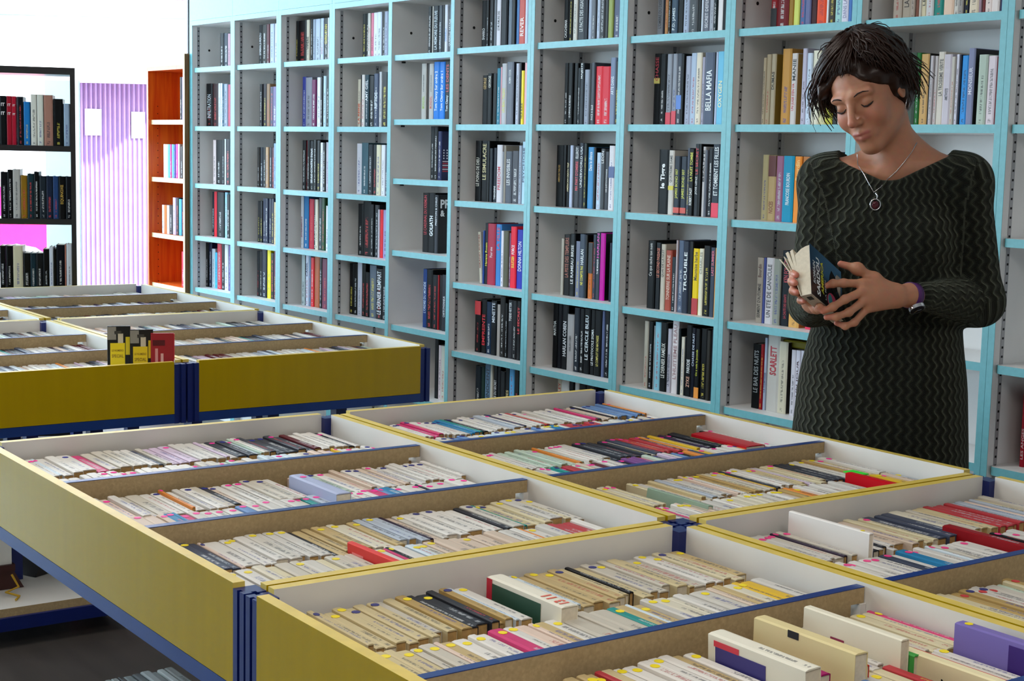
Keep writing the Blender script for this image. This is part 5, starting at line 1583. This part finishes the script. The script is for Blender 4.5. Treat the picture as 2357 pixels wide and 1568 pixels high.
# ---- shoes
m_shoe = mat('dark_shoe', '141214', .4)
for sgn in (-1, 1):
    a = tc(.085 * sgn, -.03); b = MB(); b.tube([(a[0], a[1], .045), (a[0] + Fd[0] * .10, a[1] + Fd[1] * .10, .04), (a[0] + Fd[0] * .2, a[1] + Fd[1] * .2, .03), (a[0] + Fd[0] * .235, a[1] + Fd[1] * .235, .026)], [.044, .043, .036, .02], 12)
    adopt(b.build('shoe', m_shoe, None, True))

# ---- hair
hair = Field(*(np.arange(H0[i] - .19, H0[i] + .19, .0042) for i in range(3)))
hair.ell(hp(-.022, 0, .046), (.103, .086, .085), HB, .01)
hair.ell(hp(-.055, 0, .0), (.068, .083, .085), HB, .02)
hair.ell(hp(-.03, .064, .03), (.055, .026, .05), HB, .02); hair.ell(hp(.030, -.070, .036), (.044, .020, .050), HB, .02); hair.ell(hp(-.056, .008, -.045), (.040, .062, .042), HB, .02)
sl, X, Y, Z = hair.sub(H0 - .2, H0 + .2, 0)
ff = (X - H0[0]) * hf[0] + (Y - H0[1]) * hf[1] + (Z - H0[2]) * hf[2]; ll = (X - H0[0]) * hl[0] + (Y - H0[1]) * hl[1] + (Z - H0[2]) * hl[2]; uu = (X - H0[0]) * hu[0] + (Y - H0[1]) * hu[1] + (Z - H0[2]) * hu[2]
# the face opening: in front of a slanting plane, below the hairline, which drops towards both temples
line = .074 - 1.1 * np.maximum(ll - .012, 0) - .75 * np.maximum(-ll - .02, 0)
face = np.minimum(ff - .020 - .35 * np.maximum(ll, 0) * 0 - .9 * np.minimum(uu, 0), line - uu)
hair.put(sl, -face, .012, cut=True)
Vh, Qh = hair.mesh()
noise = np.sin(Vh @ np.array([130., 70, 40])) * .0022 + np.sin(Vh @ np.array([-60., 150, 90])) * .002
cen = hp(-.02, 0, .03); nv = Vh - cen; nv /= np.linalg.norm(nv, axis=1)[:, None]; Vh = relax(Vh, Qh, 1, .5) + nv * noise[:, None]
def hair_mat():
    k = N('dark_brown_hair'); k.b.inputs['Base Color'].default_value = (*lin('28150d'), 1); k.b.inputs['Roughness'].default_value = .36; k.b.inputs['Specular IOR Level'].default_value = .3
    k.b.inputs['Anisotropic'].default_value = .5
    return k.m
m_hair = hair_mat(); ho = adopt(np_mesh('hair', Vh, Qh, m_hair, None))
hb = MB(); hr = random.Random(3)
def strand(phi, th1, r0=.0042, flick=0.0, lift=1.0, n=13, dphi=0.0, wav=.004, up_=0.0, bend=1.0, drop=0.0):
    pts = []; ph0 = hr.uniform(0, 6.28)
    for i in range(n):
        t = i / (n - 1); th = .18 + (th1 - .18) * t ** bend; p = phi + dphi * t + .05 * math.sin(5 * t + ph0)
        g = lift + .02 * math.sin(4 * t + ph0) + flick * max(0, t - .72) ** 1.5 * 6
        f = -.024 + .110 * g * math.sin(th) * math.cos(p); l = .092 * g * math.sin(th) * math.sin(p); u = .044 + .099 * g * math.cos(th) + wav * .8 * t * math.sin(9 * t + 2 * ph0) + up_ * max(0, t - .75) * 4 - drop * max(0, t - .6) * 2.5
        q = hp(f, l + wav * 1.8 * t * math.sin(8 * t + ph0), u); pts.append(Vector(q))
    hb.tube(pts, [r0 * (1 - .82 * (i / (n - 1)) ** 2) for i in range(n)], 5)
def thend(deg):                                        # where the hair ends, degrees down from the crown
    if 35 <= deg < 92: return 60 + (deg - 35) * .98
    if deg >= 92: return 116 + (deg - 92) * .24
    if deg <= -100: return 112 + (-deg - 100) * .32
    return 112
for i in range(1000):
    deg = hr.uniform(-180, 180)
    if -62 < deg < 35: continue
    e = thend(deg) * hr.uniform(.93, 1.07)
    strand(R(deg), R(e), hr.uniform(.0022, .005), flick=hr.choice((0, .05, .12, .25)) if e > 95 else .02, lift=hr.uniform(1.0, 1.10), wav=hr.uniform(.003, .010), drop=hr.uniform(0, .035) if e > 108 else 0)
for i in range(260):                                   # fringe: from a parting on her left, swept across the top of the forehead to her right temple
    a0 = hr.uniform(5, 60); e = hr.uniform(-98, -62); th = hr.uniform(84, 120) if e < -72 else hr.uniform(76, 98)
    strand(R(a0), R(th), hr.uniform(.002, .0048), dphi=R(e - a0), lift=hr.uniform(1.0, 1.10), flick=hr.choice((.1, .3, .5, .8)) if th > 100 else .08, wav=hr.uniform(.004, .012), bend=1.55, up_=hr.uniform(-.004, .004))
for i in range(170):                                   # the roots along the hairline
    a0 = hr.uniform(-45, 45); strand(R(a0), R(hr.uniform(58, 70) + abs(a0 - 5) * .12), hr.uniform(.0018, .0036), dphi=R(hr.uniform(-45, -10)), lift=hr.uniform(1.0, 1.04), wav=.003)
for i in range(12):                                    # a few flicked ends at the nape
    strand(R(hr.uniform(100, 140)), R(hr.uniform(108, 122)), hr.uniform(.002, .0036), flick=hr.uniform(.35, .7), lift=1.04, wav=.006, up_=hr.uniform(.0, .010))
for i in range(16): strand(R(hr.uniform(-180, 180)), R(hr.uniform(30, 55)), .0028, lift=hr.uniform(1.06, 1.12), wav=.012)
hs = hb.build('hair_locks', m_hair, None, True, kind='stuff'); adopt(hs)

# ---- brows, lashes, jewellery, watch
m_brow = mat('dark_brows', '241611', .8)
for sgn in (-1, 1):
    b = MB(); P = [(.0895, .014, .0235), (.0888, .026, .0290), (.0835, .038, .0295), (.075, .049, .0245)]
    b.tube([hp(f + .0012, l * sgn, u) for f, l, u in P], [.0013, .0017, .0014, .0005], 6); adopt(b.build('eyebrow', m_brow, None, True))
    b = MB(); P = [(.0795, .019, .0008), (.0828, .026, -.0048), (.0822, .034, -.0062), (.0775, .043, -.0035), (.0745, .048, -.0005)]
    b.tube([hp(f + .0002, l * sgn, u) for f, l, u in P], [.0009, .0017, .0021, .0019, .0007], 6); adopt(b.build('eyelashes', m_brow, None, True))
m_silver = mat('silver', 'd8d8dc', .2, 1.0); m_gem = mat('dark_red_stone', '4a0c1c', .05)
def drop(x, z, y0=3.40, y1=3.70, gap=.002):
    y = y0
    while y < y1:
        if min(body.at((x, y, z)), dress.at((x, y, z))) < 0: return (x, y - .004 - gap, z)
        y += .0025
    return (x, 3.6, z)
path = [(.790, 1.433), (.797, 1.408), (.806, 1.386), (.815, 1.364), (.824, 1.346), (.838, 1.358), (.857, 1.376), (.876, 1.395), (.895, 1.418), (.911, 1.440), (.925, 1.462)]
pts = [drop(x, z) for x, z in path]; b = MB(); b.tube(pts, .0011, 5); adopt(b.build('necklace_chain', m_silver, None, True))
px_, pz_ = .8255, 1.3185; py_ = drop(px_, pz_)[1] - .002
b = MB(); b.tube([(px_ + .0115 * math.sin(a) * (1 if a > .6 else .9), py_, pz_ + .0125 * math.cos(a)) for a in np.linspace(.35, 6.5, 26)] + [(px_ + .004, py_, pz_ + .020), (px_ - .001, py_, pz_ + .027)], .0018, 6); pd = adopt(b.build('pendant', m_silver, None, True))
g_ = Field(*(np.arange(c - .014, c + .014, .0018) for c in (px_, py_, pz_ - .001))); g_.ell((px_, py_, pz_ - .001), (.0088, .0045, .0098), np.eye(3), .001); Vg, Qg = g_.mesh(); o = np_mesh('pendant_stone', Vg, Qg, m_gem, pd)
ex = hp(-.004, .086, -.034); b = MB(); b.tube([ex + np.array([0, 0, -.0]), ex + np.array([-.002, -.002, -.012]), ex + np.array([-.003, -.002, -.024]), ex + np.array([.004, -.002, -.026]), ex + np.array([.006, -.002, -.01])], .0011, 5); adopt(b.build('earring', m_silver, None, True))
m_strap = mat('purple_strap', '4c1660', .5)
wa = (np.array(elL) - np.array(wrL)); wa /= np.linalg.norm(wa); wc = np.array(wrL) + wa * .004; x_ = np.cross(wa, [0, 0, 1.0]); x_ /= np.linalg.norm(x_); y_ = np.cross(wa, x_)
b = MB(); rr_ = .0295
ring = [(math.cos(a), math.sin(a)) for a in np.linspace(0, 2 * math.pi, 33)[:-1]]
for s_, t_, r_ in ((-.0095, 0, rr_), ):
    n = len(ring); base_ = len(b.v)
    for off_, r2 in ((-.0095, rr_ - .002), (-.0095, rr_), (.0095, rr_), (.0095, rr_ - .002)):
        for c_, s2 in ring: b.v.append(tuple(wc + wa * off_ + x_ * c_ * r2 + y_ * s2 * r2))
    for q in range(4):
        for i in range(n):
            i2 = (i + 1) % n; q2 = (q + 1) % 4; b.f.append((base_ + q * n + i, base_ + q * n + i2, base_ + q2 * n + i2, base_ + q2 * n + i)); b.mi.append(0); b.uv.append([(0., 0.)] * 4); b.col.append(None)
st = adopt(b.build('watch_strap', m_strap, None, True))
dn = np.array([-.1, -.72, -.68]); dn -= wa * (dn @ wa); dn /= np.linalg.norm(dn); dc = wc + dn * .0295; e1 = wa; e2 = np.cross(dn, e1)
def dial(r, h0, h1, m, name, par):
    b = MB(); n = 24
    for h in (h0, h1):
        for i in range(n): a = 2 * math.pi * i / n; b.v.append(tuple(dc + dn * h + (e1 * math.cos(a) + e2 * math.sin(a)) * r))
    b.f = [tuple(range(n)), tuple(range(n, 2 * n))] + [(i, (i + 1) % n, n + (i + 1) % n, n + i) for i in range(n)]; b.mi = [0] * len(b.f); b.uv = [[(0., 0.)] * len(f) for f in b.f]; b.col = [None] * len(b.f)
    return b.build(name, m, par)
dl = adopt(dial(.0190, 0, .008, m_silver, 'watch_case', None)); dial(.0158, .008, .0086, mat('watch_face', '1a0c22', .15), 'watch_face', dl)
b = MB(); b.tube([dc + dn * .009 + e1 * .0, dc + dn * .009 + e1 * .008 + e2 * .005], .0006, 4); b.tube([dc + dn * .009, dc + dn * .009 - e2 * .0105], .0005, 4); b.build('watch_hands', m_silver, dl)
b = MB(); b.tube([dc + dn * .004 - e1 * .0175, dc + dn * .004 - e1 * .0215], .0028, 8); b.build('watch_crown', m_silver, dl)
rc = (kn[2][0] * .72 + .731 * .28, kn[2][1] * .72 + 3.335 * .28, kn[2][2] * .72 + 1.09 * .28)

# ---- the paperback in her hands
bd_ = np.array([.554, .734, -.395]); bd_ /= np.linalg.norm(bd_); bw = np.array([.009, .47, .88]); bw -= bd_ * (bw @ bd_); bw /= np.linalg.norm(bw); bn = np.cross(bd_, bw)
BO = np.array([.637, 3.277, 1.134])
# local x: along the spine from the head (facing the camera); y: from spine to fore-edge; z: out of the front cover
rb = empty('held_paperback', (0, 0, 0)); rb.matrix_world = Matrix(((bd_[0], bw[0], bn[0], BO[0]), (bd_[1], bw[1], bn[1], BO[1]), (bd_[2], bw[2], bn[2], BO[2]), (0, 0, 0, 1)))
tag(rb, 'open paperback with blue and black cover held in the woman\'s hands', 'book')
BL_, BWd, BT_ = .178, .118, .024
def cover_photo():
    k = N('blue_black_cover'); tc_ = k.add('ShaderNodeTexCoord'); sx = k.add('ShaderNodeSeparateXYZ'); k.link(tc_.outputs['Object'], sx.inputs[0]); x, y = sx.outputs[0], sx.outputs[1]
    nz = k.add('ShaderNodeTexNoise', i_Scale=22.0, i_Detail=3.0); k.link(tc_.outputs['Object'], nz.inputs['Vector'])
    f = k.math('MULTIPLY_ADD', k.math('ADD', y, k.math('MULTIPLY', k.math('SUBTRACT', nz.outputs[0], .5), .05)), 28.0, -1.35); f.node.use_clamp = True
    sky_ = k.mix(k.math('MULTIPLY', x, 6.5), lin('1c3e5a'), lin('4c7ea4'))
    k.link(k.mix(f, lin('0d0c10'), sky_), k.b.inputs['Base Color']); k.b.inputs['Roughness'].default_value = .3
    return k.m
b = MB(); b.box(0, BL_, 0, BWd, -.0008, 0); cv = b.build('front_cover', cover_photo(), rb)
b = MB(); b.box(0, BL_, -.0008, 0, -BT_, .0); sp_ = b.build('spine', mat('pale_spine', 'b4a89c', .4), rb)
b = MB(); b.box(.012, .03, -.0014, -.0008, -.017, -.006); b.build('spine_print', m_any, sp_, color='2a2a2e')
ang = R(20)
b = MB()
prof = [(.0005, -.0012), (BWd - .003, -.0012), (BWd - .004, -.010), (BWd - .008, -.021), (BWd - .02, -.036), (.03, -.0265), (.0005, -BT_ + .0006)]
b.prism([(y, z) for y, z in prof][::-1], .002, BL_ - .002, 'x'); b.build('page_block', m_paper, rb)
for i, (a, l_, curl, th_) in enumerate(((13, .112, .006, .006), (20, .113, .010, .006), (34, .112, .018, .0016))):
    b = MB(); pr = []; n = 8
    for j in range(n + 1):
        t = j / n; y = .004 + l_ * t * math.cos(R(a)); z = -BT_ + .002 - l_ * t * math.sin(R(a)) * .55 - curl * t * t * .8; pr.append((y, z))
    poly = pr + [(y - th_ * .5, z - th_ * (.3 + .7 * min(1, y * 30))) for y, z in pr[::-1]]
    b.prism(poly, .002, BL_ - .003, 'x'); b.build('loose_page', m_paper, rb)
b = MB(); pr = [(.0, -BT_), (.05, -BT_ - .014), (.1, -BT_ - .036)]; b.prism(pr + [(y - .001, z - .0012) for y, z in pr[::-1]], 0, BL_, 'x'); b.build('back_cover', m_any, rb, color='cfc4b0')
def cover_text(s, col, x0, hgt, y0, y1, style):
    v, f, tw, th = text_data(s, style); kx = (y1 - y0) / tw; ky = hgt / th; b = MB()
    b.v = [(x0 - p[1] * ky, y0 + p[0] * kx, .0004) for p in v]; b.f = list(f); b.mi = [0] * len(f); b.uv = [[(0., 0.)] * len(q) for q in f]; b.col = [None] * len(f); b.build('title', m_print, cv, color=col)
cover_text('ROMAIN', 'c0c8cc', .026, .014, .032, .084, 1); cover_text('SARDOU', 'e4eaec', .050, .019, .010, .098, 1); cover_text('AMERICA', 'c8c830', .070, .014, .022, .098, 1); cover_text('LA MAIN', 'b8c0c4', .083, .007, .014, .06, 0)
b = MB(); b.disc((.115, .022, .0003), .019, 'z', 18, .0004, rx=.026); bg_ = b.build('round_badge', m_any, cv, color='c84a6c')
b = MB(); b.disc((.104, .022, .0006), .014, 'z', 14, .0003, rx=.012); b.build('badge_print', m_any, bg_, color='3a8c98')
b = MB(); b.prism([(.10, .06), (.125, .045), (.15, .06), (.14, .09), (.118, .098), (.108, .084)], .0003, .0006, 'z'); b.build('cover_picture', m_any, cv, color='14161c')
b = MB(); b.prism([(.15, .06), (.165, .05), (.172, .1), (.15, .1), (.14, .09)], .0003, .0006, 'z'); b.build('cover_picture', m_any, cv, color='b8b0a4')
